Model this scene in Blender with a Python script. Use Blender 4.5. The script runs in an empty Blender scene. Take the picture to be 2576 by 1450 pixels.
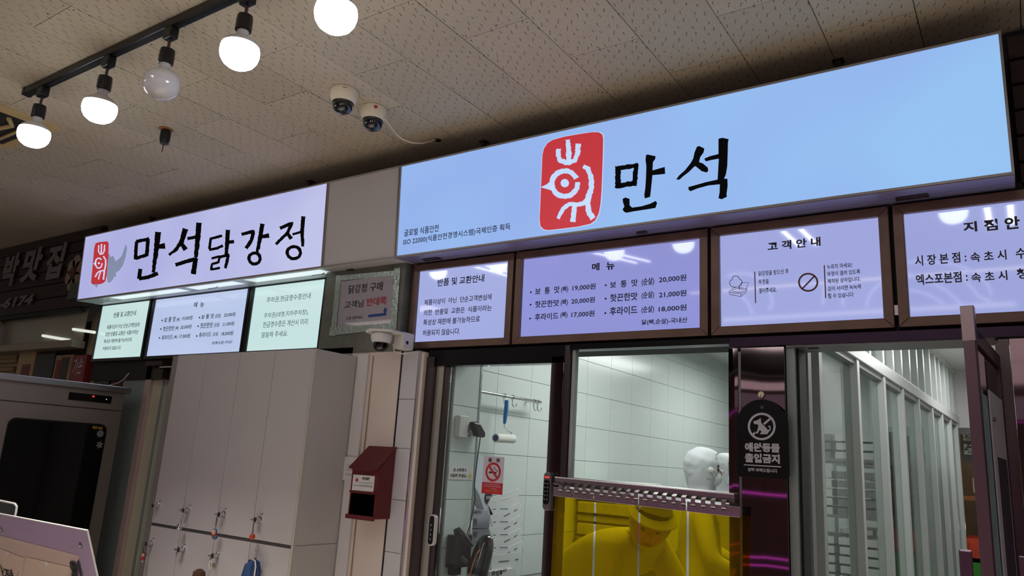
import bpy, bmesh, math, random
from mathutils import Vector, Matrix
random.seed(7)
PI = math.pi
# ------------------------------------------------------------------ camera (calibrated from the photo's vanishing points)
FP = 1900.3
ya, pb, rc = 0.603156, 0.228889, -0.061027
CAM = Vector((0, -2.7, 1.6))
RM = Matrix.Rotation(ya, 3, 'Z') @ Matrix.Rotation(pb, 3, 'X') @ Matrix.Rotation(rc, 3, 'Y')
sc = bpy.context.scene
cd = bpy.data.cameras.new('camera'); cam = bpy.data.objects.new('camera', cd)
sc.collection.objects.link(cam)
cr, cf, cu_ = RM.col[0], RM.col[1], RM.col[2]
cam.matrix_world = Matrix(((cr[0], cu_[0], -cf[0], CAM[0]), (cr[1], cu_[1], -cf[1], CAM[1]), (cr[2], cu_[2], -cf[2], CAM[2]), (0, 0, 0, 1)))
cd.sensor_width = 36; cd.lens = FP / 2576 * 36; cd.clip_start = 0.05
sc.camera = cam
# ------------------------------------------------------------------ world, lights, exposure
sc.view_settings.view_transform = 'Standard'; sc.view_settings.look = 'None'
sc.view_settings.gamma = 1; sc.view_settings.use_curve_mapping = False
sc.view_settings.exposure = 0.0
w = bpy.data.worlds.new('world'); sc.world = w; w.use_nodes = True
bg = w.node_tree.nodes['Background']; bg.inputs[0].default_value = (0.9, 0.82, 0.76, 1); bg.inputs[1].default_value = 0.19
def area(name, loc, size, energy, col, rot=(0, 0, 0), spread=None):
    l = bpy.data.lights.new(name, 'AREA'); l.shape = 'RECTANGLE'; l.size, l.size_y = size
    l.energy = energy; l.color = col
    if spread: l.spread = spread
    o = bpy.data.objects.new(name, l); sc.collection.objects.link(o); o.location = loc; o.rotation_euler = rot
    return o
WARM = (1, .9, .8); COOL = (1, 1, .985)
# twin fluorescent tubes on the aisle ceiling behind the bulbs (their mirror images show in the menu boards)
for x, rz in ((-2.65, .31), (-3.84, .1), (-1.27, 0), (-.1, 0)):
    for dx in (0, .115):
        area('fluorescent_tube_light', (x + dx, -2.18, 3.14), (.026, .66), 1.6, (.95, .97, 1), (0, 0, rz))
area('aisle_fill_light', (-1.5, -5.4, 3.1), (3.0, .3), 9, (1, .93, .88))  # unseen fill, added for frontal light on the locker
area('aisle_fill_light', (-6.0, -3.4, 3.1), (1.2, .3), 7, (1, .9, .8))  # unseen fill, added to brighten the left end
area('warm_linear_light', (-.9, -3.8, 3.12), (3.4, .10), 7, (1, .82, .62))
# lit signs and neon strips of the shops across the aisle (mirrored in the steel sheets)
area('opposite_sign_light', (-.5, -6.4, 2.92), (5, .16), 2.6, (1, .8, .8), (PI / 2, 0, 0))
area('opposite_sign_light', (-.5, -6.4, 2.58), (5, .34), 1.8, (.72, .56, .72), (PI / 2, 0, 0))
area('opposite_shop_light', (-.5, -6.4, .35), (5, .2), 1.6, (1, .6, .35), (PI / 2, 0, 0))
for x, z in ((-.3, 1.27), (-.3, .83), (.1, .69), (-.3, 2.36)):
    area('magenta_neon_light', (x, -6.3, z), (9, .03), 1.2 if z < 2 else .4, (1, .1, .95), (PI / 2, 0, 0))
# kitchen lights
area('kitchen_light', (-1.75, 1.5, 2.62), (.3, 1.4), 20, COOL)
area('kitchen_light', (-1.75, 3.7, 2.62), (.3, 1.4), 20, COOL)
area('passage_light', (-.25, 1.6, 2.66), (.2, 1.2), 11, COOL)
area('passage_light', (-.25, 4.2, 2.66), (.2, 1.2), 11, COOL)

# ------------------------------------------------------------------ picture-to-plane helpers (only used to read sizes off real planes)
def ray(px, py): return RM @ Vector(((px - 1288) / FP, 1, -(py - 725) / FP))
def PY(px, py, y):
    v = ray(px, py); return CAM + v * ((y - CAM.y) / v.y)
def PZ(px, py, z):
    v = ray(px, py); return CAM + v * ((z - CAM.z) / v.z)
def PX(px, py, x):
    v = ray(px, py); return CAM + v * ((x - CAM.x) / v.x)
def PP(px, py, o, n):
    v = ray(px, py); return CAM + v * ((Vector(o) - CAM).dot(n) / v.dot(n))
def crop(x0, y0, s): return lambda x, y: (x0 + x / s, y0 + y / s)

# ------------------------------------------------------------------ materials
def s2l(c):
    c = c / 255
    return c / 12.92 if c <= .04045 else ((c + .055) / 1.055) ** 2.4
def rgb(c): return (s2l(c[0]), s2l(c[1]), s2l(c[2]), 1)
MATS = {}
def mat(name, col, rough=.5, metal=0, var=.08, scale=8, emit=None, es=1, spec=.5, stretch=None, bump=0, coat=0, emis_var=None, aniso=0):
    if name in MATS: return MATS[name]
    m = bpy.data.materials.new(name); m.use_nodes = True; nt = m.node_tree; N = nt.nodes; L = nt.links
    b = N['Principled BSDF']
    tc = N.new('ShaderNodeTexCoord'); mp = N.new('ShaderNodeMapping'); L.new(tc.outputs['Object'], mp.inputs[0])
    if stretch: mp.inputs['Scale'].default_value = stretch
    nz = N.new('ShaderNodeTexNoise'); nz.inputs['Scale'].default_value = scale; nz.inputs['Detail'].default_value = 5
    L.new(mp.outputs[0], nz.inputs['Vector'])
    mx = N.new('ShaderNodeMix'); mx.data_type = 'RGBA'
    c = rgb(col); lo = tuple(max(0, v * (1 - var)) for v in c[:3]) + (1,); hi = tuple(min(1, v * (1 + var)) for v in c[:3]) + (1,)
    mx.inputs['A'].default_value = lo; mx.inputs['B'].default_value = hi
    L.new(nz.outputs['Fac'], mx.inputs['Factor']); L.new(mx.outputs['Result'], b.inputs['Base Color'])
    b.inputs['Roughness'].default_value = rough; b.inputs['Metallic'].default_value = metal
    b.inputs['Specular IOR Level'].default_value = spec
    if coat: b.inputs['Coat Weight'].default_value = coat; b.inputs['Coat Roughness'].default_value = .03
    if aniso: b.inputs['Anisotropic'].default_value = aniso
    if bump:
        bp = N.new('ShaderNodeBump'); bp.inputs['Strength'].default_value = bump; bp.inputs['Distance'].default_value = .004
        L.new(nz.outputs['Fac'], bp.inputs['Height']); L.new(bp.outputs[0], b.inputs['Normal'])
    if emit:
        e1, e2 = (emit, emis_var) if emis_var else (emit, emit)
        n2 = N.new('ShaderNodeTexNoise'); n2.inputs['Scale'].default_value = 1.3; n2.inputs['Detail'].default_value = 1
        L.new(tc.outputs['Object'], n2.inputs['Vector'])
        rp = N.new('ShaderNodeValToRGB'); rp.color_ramp.elements[0].position = .32; rp.color_ramp.elements[1].position = .68
        rp.color_ramp.elements[0].color = rgb(e1); rp.color_ramp.elements[1].color = rgb(e2)
        L.new(n2.outputs['Fac'], rp.inputs[0]); L.new(rp.outputs[0], b.inputs['Emission Color'])
        b.inputs['Emission Strength'].default_value = es
    MATS[name] = m; return m
def glassm(name, tint=(235, 245, 240), refl=.08, rough=.02, k=.9):
    m = bpy.data.materials.new(name); m.use_nodes = True; N = m.node_tree.nodes; L = m.node_tree.links
    N.remove(N['Principled BSDF']); o = N['Material Output']
    t = N.new('ShaderNodeBsdfTransparent'); t.inputs[0].default_value = rgb(tint)
    g = N.new('ShaderNodeBsdfGlossy'); g.inputs['Roughness'].default_value = rough; g.inputs[0].default_value = (1, 1, 1, 1)
    lw = N.new('ShaderNodeFresnel'); lw.inputs[0].default_value = 1.45
    ad = N.new('ShaderNodeMath'); ad.operation = 'MULTIPLY_ADD'; ad.inputs[1].default_value = k; ad.inputs[2].default_value = refl - .04
    ad.use_clamp = True; L.new(lw.outputs[0], ad.inputs[0])
    mx = N.new('ShaderNodeMixShader'); L.new(ad.outputs[0], mx.inputs[0]); L.new(t.outputs[0], mx.inputs[1]); L.new(g.outputs[0], mx.inputs[2])
    L.new(mx.outputs[0], o.inputs[0]); MATS[name] = m; return m
M = mat
white_panel = M('white_panel', (212, 208, 206), .38, var=.03)
blank_panel = M('blank_panel', (196, 190, 188), .45, var=.05, scale=3)
locker_m = M('locker_laminate', (186, 180, 178), .3, var=.03, scale=3)
locker_edge = M('locker_edge_band', (186, 178, 168), .4, var=.05)
dark_gap = M('dark_gap', (30, 29, 28), .7)
black_m = M('black_plastic', (16, 16, 18), .35)
black_gloss = M('black_gloss', (8, 8, 9), .12)
black_acr = M('black_acrylic_plate', (7, 7, 8), .4, spec=.25)
blackpaint = M('black_lettering', (10, 12, 20), .4)
steel = M('brushed_steel', (188, 180, 178), .3, 1, var=.12, scale=6, stretch=(1, 1, 60), bump=.05, aniso=.4)
steelv = M('brushed_steel_column', (120, 106, 110), .04, 1, var=.12, scale=5, stretch=(70, 70, 1), bump=0, aniso=.3)
oven_steel = M('oven_satin_steel', (160, 148, 141), .4, .75, var=.06, scale=5, stretch=(1, 60, 1))
steel_dk = M('dark_brushed_steel', (104, 93, 92), .32, 1, var=.2, scale=5, stretch=(1, 1, 40))
chrome = M('chrome', (215, 215, 215), .1, 1)
alu = M('white_painted_aluminium', (186, 190, 188), .35, .1, var=.04)
alu_sh = M('grey_aluminium_bead', (128, 130, 130), .35, .5, var=.04)
wood_fr = M('brown_wood_grain_frame', (112, 86, 74), .38, .35, var=.3, scale=14, stretch=(1, 1, 1), bump=.04)
cream = M('cream_painted_wall', (216, 202, 190), .55, var=.05, scale=4)
tile_w = M('white_wall_tile', (206, 214, 211), .22, var=.03, scale=3)
tile_g = M('outer_wall_tile', (200, 198, 200), .25, var=.03, scale=3)
grout = M('grout', (172, 176, 174), .8)
concrete = M('mottled_grey_green_sheet', (112, 112, 100), .55, .25, var=.5, scale=12, bump=.1)
tape = M('silver_foil_tape', (176, 188, 178), .28, .75, var=.25, scale=60, bump=.9)
paper_m = M('printed_paper_under_film', (168, 160, 166), .3, var=.08, scale=25, bump=.12, coat=.4)
white_pl = M('white_plastic', (216, 212, 206), .35, var=.03)
cam_cream = M('cream_camera_plastic', (238, 226, 196), .3, var=.05)
dome_m = M('dark_camera_dome', (10, 11, 16), .05, coat=1)
red_box = M('red_painted_metal', (98, 22, 27), .45, var=.1, bump=.05)
red_print = M('red_print', (190, 40, 48), .5)
blue_print = M('blue_print', (28, 58, 140), .5)
brown_print = M('brown_print', (104, 52, 52), .5)
navy_print = M('navy_print', (24, 36, 74), .5)
white_print = M('white_print', (190, 188, 192), .6)
yellow_print = M('yellow_print', (200, 170, 50), .6)
cloth_w = M('white_work_cloth', (196, 199, 202), .8, var=.06, scale=9, bump=.3)
skin_m = M('skin', (190, 135, 108), .6, var=.08)
hair_m = M('dark_hair', (25, 20, 18), .6)
glass_m = glassm('window_glass', (247, 250, 249), .04)
pane_m = glassm('partition_glass', (232, 238, 236), .045, k=.3)
pvc_m = glassm('yellow_pvc', (222, 190, 8), .02, .15)
_n = pvc_m.node_tree.nodes; _l = pvc_m.node_tree.links
_tr = _n.new('ShaderNodeBsdfTranslucent'); _tr.inputs[0].default_value = rgb((225, 180, 10)); _df = _n.new('ShaderNodeBsdfDiffuse'); _df.inputs[0].default_value = rgb((215, 165, 10))
_m1 = _n.new('ShaderNodeMixShader'); _m1.inputs[0].default_value = .35; _l.new(_tr.outputs[0], _m1.inputs[1]); _l.new(_df.outputs[0], _m1.inputs[2])
_m2 = _n.new('ShaderNodeMixShader'); _m2.inputs[0].default_value = .17
_src = _n['Material Output'].inputs[0].links[0].from_socket
_l.new(_src, _m2.inputs[1]); _l.new(_m1.outputs[0], _m2.inputs[2]); _l.new(_m2.outputs[0], _n['Material Output'].inputs[0])
clear_m = glassm('clear_film', (240, 232, 236), .06, .1)
TC2 = glassm('camera_bubble', (95, 88, 84), .06)

# ------------------------------------------------------------------ object helpers
ROOT = {}
COL = sc.collection
def empty(name, loc, label, cat, group=None, rot=None):
    o = bpy.data.objects.new(name, None); COL.objects.link(o); o.location = loc
    o.empty_display_size = .1
    mw = Matrix.Translation(Vector(loc))
    if rot: o.rotation_euler = rot; mw = mw @ Matrix.Rotation(rot[2], 4, 'Z') @ Matrix.Rotation(rot[1], 4, 'Y') @ Matrix.Rotation(rot[0], 4, 'X')
    ROOT[o.name] = mw; tag(o, label, cat, group); return o
def tag(o, label=None, cat=None, group=None, kind=None):
    if label: o['label'] = label
    if cat: o['category'] = cat
    if group: o['group'] = group
    if kind: o['kind'] = kind
    return o
class MB:
    def __init__(s): s.v = []; s.f = []; s.mi = []; s.cur = 0
    def add(s, vs, fs):
        n = len(s.v); s.v += [Vector(v) for v in vs]; s.f += [[i + n for i in f] for f in fs]; s.mi += [s.cur] * len(fs); return s
    def mat(s, i): s.cur = i; return s
    def box(s, a, b):
        (x0, y0, z0), (x1, y1, z1) = a, b
        x0, x1 = sorted((x0, x1)); y0, y1 = sorted((y0, y1)); z0, z1 = sorted((z0, z1))
        return s.hexa([(x0, y0, z0), (x1, y0, z0), (x1, y1, z0), (x0, y1, z0), (x0, y0, z1), (x1, y0, z1), (x1, y1, z1), (x0, y1, z1)])
    def hexa(s, p): return s.add(p, [(3, 2, 1, 0), (4, 5, 6, 7), (0, 1, 5, 4), (1, 2, 6, 5), (2, 3, 7, 6), (3, 0, 4, 7)])
    def prism(s, pts, d):
        d = Vector(d); n = len(pts); p = [Vector(q) for q in pts]
        nrm = Vector((0, 0, 0))
        for i in range(n): nrm += p[i].cross(p[(i + 1) % n])
        if nrm.dot(d) > 0: p = p[::-1]
        return s.add(p + [q + d for q in p], [list(range(n)), list(range(2 * n - 1, n - 1, -1))] + [(i, i + n, (i + 1) % n + n, (i + 1) % n) for i in range(n)])
    def cyl(s, a, b, r0, r1=None, n=20, cap=True):
        return s.lathe(a, Vector(b) - Vector(a), [(r0, 0), (r0 if r1 is None else r1, 1)], n, cap, True)
    def lathe(s, o, ax, prof, n=24, cap=True, rel=False):
        o = Vector(o); ax = Vector(ax); ln = ax.length; az = ax.normalized()
        t = Vector((1, 0, 0)) if abs(az.x) < .9 else Vector((0, 1, 0))
        u = az.cross(t).normalized(); v = az.cross(u)
        vs = []
        for r, h in prof:
            c = o + az * (h * ln if rel else h)
            for i in range(n):
                a = 2 * PI * i / n; vs.append(c + (u * math.cos(a) + v * math.sin(a)) * max(r, 1e-5))
        fs = []
        for k in range(len(prof) - 1):
            for i in range(n):
                j = (i + 1) % n; fs.append((k * n + i, k * n + j, (k + 1) * n + j, (k + 1) * n + i))
        if cap: fs.append(list(range(n - 1, -1, -1))); fs.append([(len(prof) - 1) * n + i for i in range(n)])
        return s.add(vs, fs)
    def tube(s, pts, r, n=8):
        pts = [Vector(p) for p in pts]; vs = []; fs = []; prev = None
        for i, p in enumerate(pts):
            d = (pts[min(i + 1, len(pts) - 1)] - pts[max(i - 1, 0)]).normalized()
            if prev is None:
                t = Vector((0, 0, 1)) if abs(d.z) < .9 else Vector((1, 0, 0)); u = d.cross(t).normalized()
            else:
                u = (prev - d * prev.dot(d)).normalized()
            prev = u; v = d.cross(u); rr = r[i] if isinstance(r, (list, tuple)) else r
            for k in range(n):
                a = 2 * PI * k / n; vs.append(p + (u * math.cos(a) + v * math.sin(a)) * rr)
        for i in range(len(pts) - 1):
            for k in range(n):
                j = (k + 1) % n; fs.append((i * n + k, i * n + j, (i + 1) * n + j, (i + 1) * n + k))
        fs.append(list(range(n - 1, -1, -1))); fs.append([(len(pts) - 1) * n + k for k in range(n)])
        return s.add(vs, fs)
    def torus(s, c, nrm, R, r, n=24, m=8, a0=0, a1=2 * PI):
        c = Vector(c); az = Vector(nrm).normalized(); t = Vector((1, 0, 0)) if abs(az.x) < .9 else Vector((0, 1, 0))
        u = az.cross(t).normalized(); v = az.cross(u)
        return s.tube([c + (u * math.cos(a0 + (a1 - a0) * i / n) + v * math.sin(a0 + (a1 - a0) * i / n)) * R for i in range(n + 1)], r, m)
    def sph(s, c, r, n=20, m=12, sq=(1, 1, 1)):
        c = Vector(c); vs = []; fs = []
        for i in range(m + 1):
            t = PI * i / m
            for j in range(n):
                a = 2 * PI * j / n
                vs.append(c + Vector((math.sin(t) * math.cos(a) * r * sq[0], math.sin(t) * math.sin(a) * r * sq[1], math.cos(t) * r * sq[2])))
        for i in range(m):
            for j in range(n):
                k = (j + 1) % n; fs.append((i * n + j, (i + 1) * n + j, (i + 1) * n + k, i * n + k))
        return s.add(vs, fs)
    def build(s, name, mats, parent=None, smooth=False, bevel=0, kind=None, label=None, merge=False):
        if not isinstance(mats, (list, tuple)): mats = [mats]
        me = bpy.data.meshes.new(name)
        if parent is not None: mw = ROOT[parent.name]
        else:
            xs = [v.x for v in s.v]; ys = [v.y for v in s.v]; zs = [v.z for v in s.v]
            mw = Matrix.Translation(((min(xs) + max(xs)) / 2, (min(ys) + max(ys)) / 2, min(zs)))
        inv = mw.inverted()
        me.from_pydata([inv @ v for v in s.v], [], s.f)
        for m_ in mats: me.materials.append(m_)
        for p, i in zip(me.polygons, s.mi): p.material_index = i; p.use_smooth = smooth
        me.validate(); me.update()
        if merge:
            bm = bmesh.new(); bm.from_mesh(me); bmesh.ops.remove_doubles(bm, verts=bm.verts, dist=1e-5); bm.to_mesh(me); bm.free()
        o = bpy.data.objects.new(name, me); COL.objects.link(o)
        if parent is not None: o.parent = parent; ROOT[o.name] = mw
        else: o.matrix_world = mw; ROOT[o.name] = mw
        if bevel:
            b = o.modifiers.new('bevel', 'BEVEL'); b.width = bevel; b.segments = 2; b.limit_method = 'ANGLE'; b.harden_normals = False
        if smooth:
            for p in me.polygons: p.use_smooth = True
            me.set_sharp_from_angle(angle=math.radians(38))
        if kind: o['kind'] = kind
        if label: o['label'] = label
        return o
def B(name, a, b, m, parent=None, bevel=0, kind=None, label=None): return MB().box(a, b).build(name, m, parent, bevel=bevel, kind=kind, label=label)
def S(name, a, b, m, bevel=0): return B(name, a, b, m, None, bevel, 'structure')
def dup(o, parent=None, off=(0, 0, 0), label=None, rotz=None):
    c = o.copy(); COL.objects.link(c)
    if parent is not None: c.parent = parent
    else: c.location = Vector(o.location) + Vector(off)
    if rotz is not None: c.rotation_euler[2] = rotz
    ROOT[c.name] = (Matrix.Translation(Vector(off)) @ ROOT[o.name])
    for ch in list(o.children): dup(ch, c)
    if label: c['label'] = label
    return c
# text ------------------------------------------------------
def T3(parent, s, O, U, V, m, bold=0, depth=.0006, res=2, name='lettering', label=None, sx=0):
    cu = bpy.data.curves.new('t', 'FONT'); cu.body = s; cu.size = 1; cu.offset = bold; cu.resolution_u = res
    t = bpy.data.objects.new('t', cu)
    me = bpy.data.meshes.new_from_object(t); bpy.data.objects.remove(t); bpy.data.curves.remove(cu)
    xs = [v.co.x for v in me.vertices]; ys = [v.co.y for v in me.vertices]
    x0, x1, y0, y1 = min(xs), max(xs), min(ys), max(ys)
    O, U, V = Vector(O), Vector(U), Vector(V); n = U.cross(V).normalized()
    inv = ROOT[parent.name].inverted()
    for v in me.vertices:
        a = (v.co.x - x0) / (x1 - x0 + 1e-9); b = (v.co.y - y0) / (y1 - y0 + 1e-9)
        v.co = inv @ (O + U * a + V * b + n * depth + U * (sx * b))
    me.name = name; me.materials.clear(); me.materials.append(m)
    for p in me.polygons: p.material_index = 0
    o = bpy.data.objects.new(name, me); COL.objects.link(o); o.parent = parent; ROOT[o.name] = ROOT[parent.name]
    if label: o['label'] = label
    return o
def T(parent, s, cr_, xl, yl, xr, yr, yt, y, m, bold=.012, depth=.003, res=2, name='lettering'):
    """lettering on the wall plane y: lower-left, lower-right and top read in crop coordinates"""
    a = PY(*cr_(xl, yl), y); b = PY(*cr_(xr, yr), y); c = PY(*cr_(xl, yt), y)
    z = (a.z + b.z) / 2
    return T3(parent, s, (a.x, y, z), (b.x - a.x, 0, 0), (0, 0, c.z - a.z), m, bold, depth, res, name)
def ribbon(pts, wd, jit=0, closed=False, seed=0):
    rnd = random.Random(seed); P = []
    for i in range(len(pts) - 1 + (1 if closed else 0)):
        a = Vector(pts[i]); b = Vector(pts[(i + 1) % len(pts)]); L = (b - a).length; k = max(1, int(L / 12)) if jit else 1
        for j in range(k): P.append(a.lerp(b, j / k))
    if not closed: P.append(Vector(pts[-1]))
    n = len(P); Lf, Rt = [], []
    for i, p in enumerate(P):
        if closed: d = P[(i + 1) % n] - P[i - 1]
        else: d = P[min(i + 1, n - 1)] - P[max(i - 1, 0)]
        d.normalize(); q = Vector((-d.y, d.x)); ww = (wd[0] + (wd[1] - wd[0]) * i / max(1, n - 1)) if isinstance(wd, tuple) else wd
        Lf.append(p + q * (ww / 2 + rnd.uniform(-jit, jit))); Rt.append(p - q * (ww / 2 + rnd.uniform(-jit, jit)))
    return Lf, Rt
def flat(parent, name, quads_or_polys, m, mapf, off, th=.0008, label=None):
    """thin printed / cut shapes on a plane: mapf turns a drawing point into a point on it, off = outward normal"""
    mb = MB(); off = Vector(off); nrm = off.normalized()
    for kind, pts in quads_or_polys:
        if kind == 'p': mb.prism([mapf(*p) + off for p in pts], -nrm * th)
        else:
            Lf, Rt, closed = pts; n = len(Lf)
            A = [mapf(*p) + off for p in Lf]; Bq = [mapf(*p) + off for p in Rt]
            for i in range(n if closed else n - 1):
                j = (i + 1) % n; q = [A[i], A[j], Bq[j], Bq[i]]
                k = (q[1] - q[0]).cross(q[2] - q[0])
                if k.dot(nrm) < 0: q = q[::-1]
                mb.add(q, [(0, 1, 2, 3)])
    return mb.build(name, m, parent, label=label)
def R(pts, wd, jit=0, closed=False, seed=0):
    a, b = ribbon(pts, wd, jit, closed, seed); return ('r', (a, b, closed))
def ring(cx, cy, rx, ry, wd, jit=0, seed=0, n=28, a0=0, a1=2 * PI):
    full = abs(a1 - a0 - 2 * PI) < 1e-6
    pts = [(cx + rx * math.cos(a0 + (a1 - a0) * i / n), cy + ry * math.sin(a0 + (a1 - a0) * i / n)) for i in range(n if full else n + 1)]
    return R(pts, wd, jit, full, seed)
def disc(cx, cy, r, n=20, ry=None): return ('p', [(cx + r * math.cos(2 * PI * i / n), cy + (ry or r) * math.sin(2 * PI * i / n)) for i in range(n)])

# ================================================================== SETTING
S('wall_opposite', (-6, -7.1, 0), (3, -7, 3.2), M('dim_aisle_wall', (150, 116, 108), .7, var=.2))
S('floor', (-11, -7, -.1), (3, 8, 0), M('pale_floor_tile', (212, 204, 196), .3, var=.06, scale=3))
upper_m = M('dark_fascia_board', (40, 37, 36), .7)
# ceiling: slab + individually laid perforated tiles
cl = S('ceiling', (-11, -7, 3.214), (3, 8, 3.3), M('ceiling_void', (30, 27, 24), .9))
def tile_mat():
    m = bpy.data.materials.new('perforated_tile'); m.use_nodes = True; nt = m.node_tree; N = nt.nodes; L = nt.links; b = N['Principled BSDF']
    tc = N.new('ShaderNodeTexCoord'); sp = N.new('ShaderNodeSeparateXYZ'); L.new(tc.outputs['Object'], sp.inputs[0])
    def mth(op, a, b_=None, c_=None):
        n = N.new('ShaderNodeMath'); n.operation = op
        for i, q in enumerate((a, b_, c_)):
            if q is None: continue
            if isinstance(q, (int, float)): n.inputs[i].default_value = q
            else: L.new(q, n.inputs[i])
        return n.outputs[0]
    def marks(kx, ky, ox, oy, hw, hl, ang, wig, seed):
        X = mth('MULTIPLY_ADD', sp.outputs[0], kx, ox); Y = mth('MULTIPLY_ADD', sp.outputs[1], ky, oy)
        # brick offset every other column
        fx = mth('FLOOR', X); odd = mth('MULTIPLY', mth('FLOORED_MODULO', fx, 2), .5); Y = mth('ADD', Y, odd); fy = mth('FLOOR', Y)
        cb = N.new('ShaderNodeCombineXYZ'); L.new(fx, cb.inputs[0]); L.new(fy, cb.inputs[1]); cb.inputs[2].default_value = seed
        wn = N.new('ShaderNodeTexWhiteNoise'); wn.noise_dimensions = '3D'; L.new(cb.outputs[0], wn.inputs[0])
        ws = N.new('ShaderNodeSeparateColor'); L.new(wn.outputs[1], ws.inputs[0])
        u = mth('SUBTRACT', mth('FRACT', X), mth('MULTIPLY_ADD', ws.outputs[0], .44, .28))
        v = mth('SUBTRACT', mth('FRACT', Y), mth('MULTIPLY_ADD', ws.outputs[1], .3, .35))
        u = mth('DIVIDE', u, kx); v = mth('DIVIDE', v, ky)        # metres
        a = mth('MULTIPLY_ADD', ws.outputs[2], .7, ang)
        u = mth('ADD', u, mth('MULTIPLY', v, a))
        if wig: u = mth('ADD', u, mth('MULTIPLY', mth('SINE', mth('MULTIPLY', v, 330)), wig))
        m1 = mth('LESS_THAN', mth('ABSOLUTE', u), hw)
        m2 = mth('LESS_THAN', mth('ABSOLUTE', v), mth('MULTIPLY_ADD', ws.outputs[2], hl * .5, hl * .7))
        return mth('MULTIPLY', m1, m2)
    k = mth('MAXIMUM', marks(28, 18, 0, 0, .0012, .0115, -.15, .0012, 1), marks(30, 24, .5, .3, .0015, .0016, 0, 0, 5))
    oi = N.new('ShaderNodeObjectInfo')
    nz = N.new('ShaderNodeTexNoise'); nz.inputs['Scale'].default_value = .9; nz.inputs['Detail'].default_value = 4
    geo = N.new('ShaderNodeNewGeometry'); L.new(geo.outputs['Position'], nz.inputs['Vector'])
    mx = N.new('ShaderNodeMix'); mx.data_type = 'RGBA'; L.new(nz.outputs['Fac'], mx.inputs['Factor'])
    mx.inputs['A'].default_value = rgb((178, 160, 128)); mx.inputs['B'].default_value = rgb((206, 196, 178))
    mv = N.new('ShaderNodeMix'); mv.data_type = 'RGBA'; mv.blend_type = 'MULTIPLY'; mv.inputs['Factor'].default_value = 1
    L.new(mx.outputs['Result'], mv.inputs['A']); r = mth('MULTIPLY_ADD', oi.outputs['Random'], .12, .88)
    cc = N.new('ShaderNodeCombineColor'); [L.new(r, cc.inputs[i]) for i in range(3)]; L.new(cc.outputs[0], mv.inputs['B'])
    fin = N.new('ShaderNodeMix'); fin.data_type = 'RGBA'; L.new(mv.outputs['Result'], fin.inputs['A']); fin.inputs['B'].default_value = rgb((84, 68, 58))
    L.new(k, fin.inputs['Factor']); L.new(fin.outputs['Result'], b.inputs['Base Color']); b.inputs['Roughness'].default_value = .75
    return m
TM = tile_mat()
TW, TL = .2995, .608
base = None; scr = MB(); rt = random.Random(3)
for k in range(-21, 8):
    x = -1.707 + k * TW; y0 = (-.655 if k % 2 == 0 else -.343) - 3 * TL
    for j in range(0, 6):
        y = y0 + j * TL
        if y + TL < -2.3 or y > .9: continue
        if base is None:
            mb = MB().box((.0014, .0014, 0), (TW - .0014, TL - .0014, .012))
            me = bpy.data.meshes.new('ceiling_tile'); me.from_pydata(mb.v, [], mb.f); me.materials.append(TM); base = me
        o = bpy.data.objects.new('ceiling_tile', base); COL.objects.link(o); o.parent = cl
        o.location = Vector((x, y, 3.2 + rt.uniform(0, .0016))) - ROOT[cl.name].translation
        for sx_, sy_ in ((.02, .018), (TW - .02, .018), (.02, TL - .018), (TW - .02, TL - .018), (TW / 2 + rt.uniform(-.03, .03), TL - .02)):
            if y + sy_ < .12 and rt.random() < .8: scr.cyl((x + sx_ + rt.uniform(-.004, .004), y + sy_, 3.1995), (x + sx_, y + sy_, 3.2015), .0024, n=6)
scr.build('tile_screws', M('rusty_screw', (40, 28, 22), .6), cl, kind='stuff')
# facade shell
S('wall_fascia', (-5.85, .24, 2.62), (3, .36, 3.2), upper_m)
S('wall_behind_screens', (-5.8, .235, 2.02), (-3.2, .36, 2.62), upper_m)
S('trim_1', (-2.56, .2, 2.1), (3, .34, 2.62), upper_m)
# ------------------------------------------------------------------ interior (kitchen)
zj = [2.326, 2.10, 1.876, 1.651, 1.424, 1.20, .975]
wi = S('wall_kitchen_left', (-2.62, .415, 0), (-2.504, 5.7, 2.75), grout)
rt = random.Random(5)
tb = {}
def tiles_x(par, x, ys, zs, m, name='wall_tile'):
    for i in range(len(ys) - 1):
        for j in range(len(zs) - 1):
            MB().box((x - .004 + rt.uniform(0, .0008), ys[i] + .0016, zs[j] + .0016), (x + .002, ys[i + 1] - .0016, zs[j + 1] - .0016)).build(name, m, par)
ysk = [.417] + [.845 + .357 * i for i in range(0, 14)]
tiles_x(wi, -2.502, [y for y in ysk if y < 5.7], sorted(zj) + [2.55, 2.75], tile_w)
wc = S('wall_kitchen_column', (-2.5, .2, 0), (-2.304, .414, 2.75), grout)
tiles_x(wc, -2.302, [.2, .413], [.755, .978, 1.2, 1.42, 1.642, 1.864, 2.09, 2.31], tile_w)
MB().box((-2.304, .405, 0), (-2.296, .417, 2.75)).build('corner_strip', chrome, wc)
wb = S('wall_kitchen_back', (-2.5, 5.6, 0), (-.6, 5.7, 2.75), M('kitchen_back_wall', (200, 206, 204), .4))
S('ceiling_kitchen', (-2.62, .3, 2.72), (1.2, 5.75, 2.78), M('kitchen_ceiling', (214, 218, 214), .6))
# passage far wall with an opening to the market
S('wall_passage_back', (-.6, 5.6, 2.18), (.8, 5.7, 2.75), white_panel)
S('trim_2', (-.6, 5.57, 2.12), (.8, 5.6, 2.18), M('roller_shutter_rail', (90, 90, 90), .4, .6))
S('wall_passage_right', (.12, .36, 0), (.2, 5.6, 2.72), white_panel)
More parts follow.
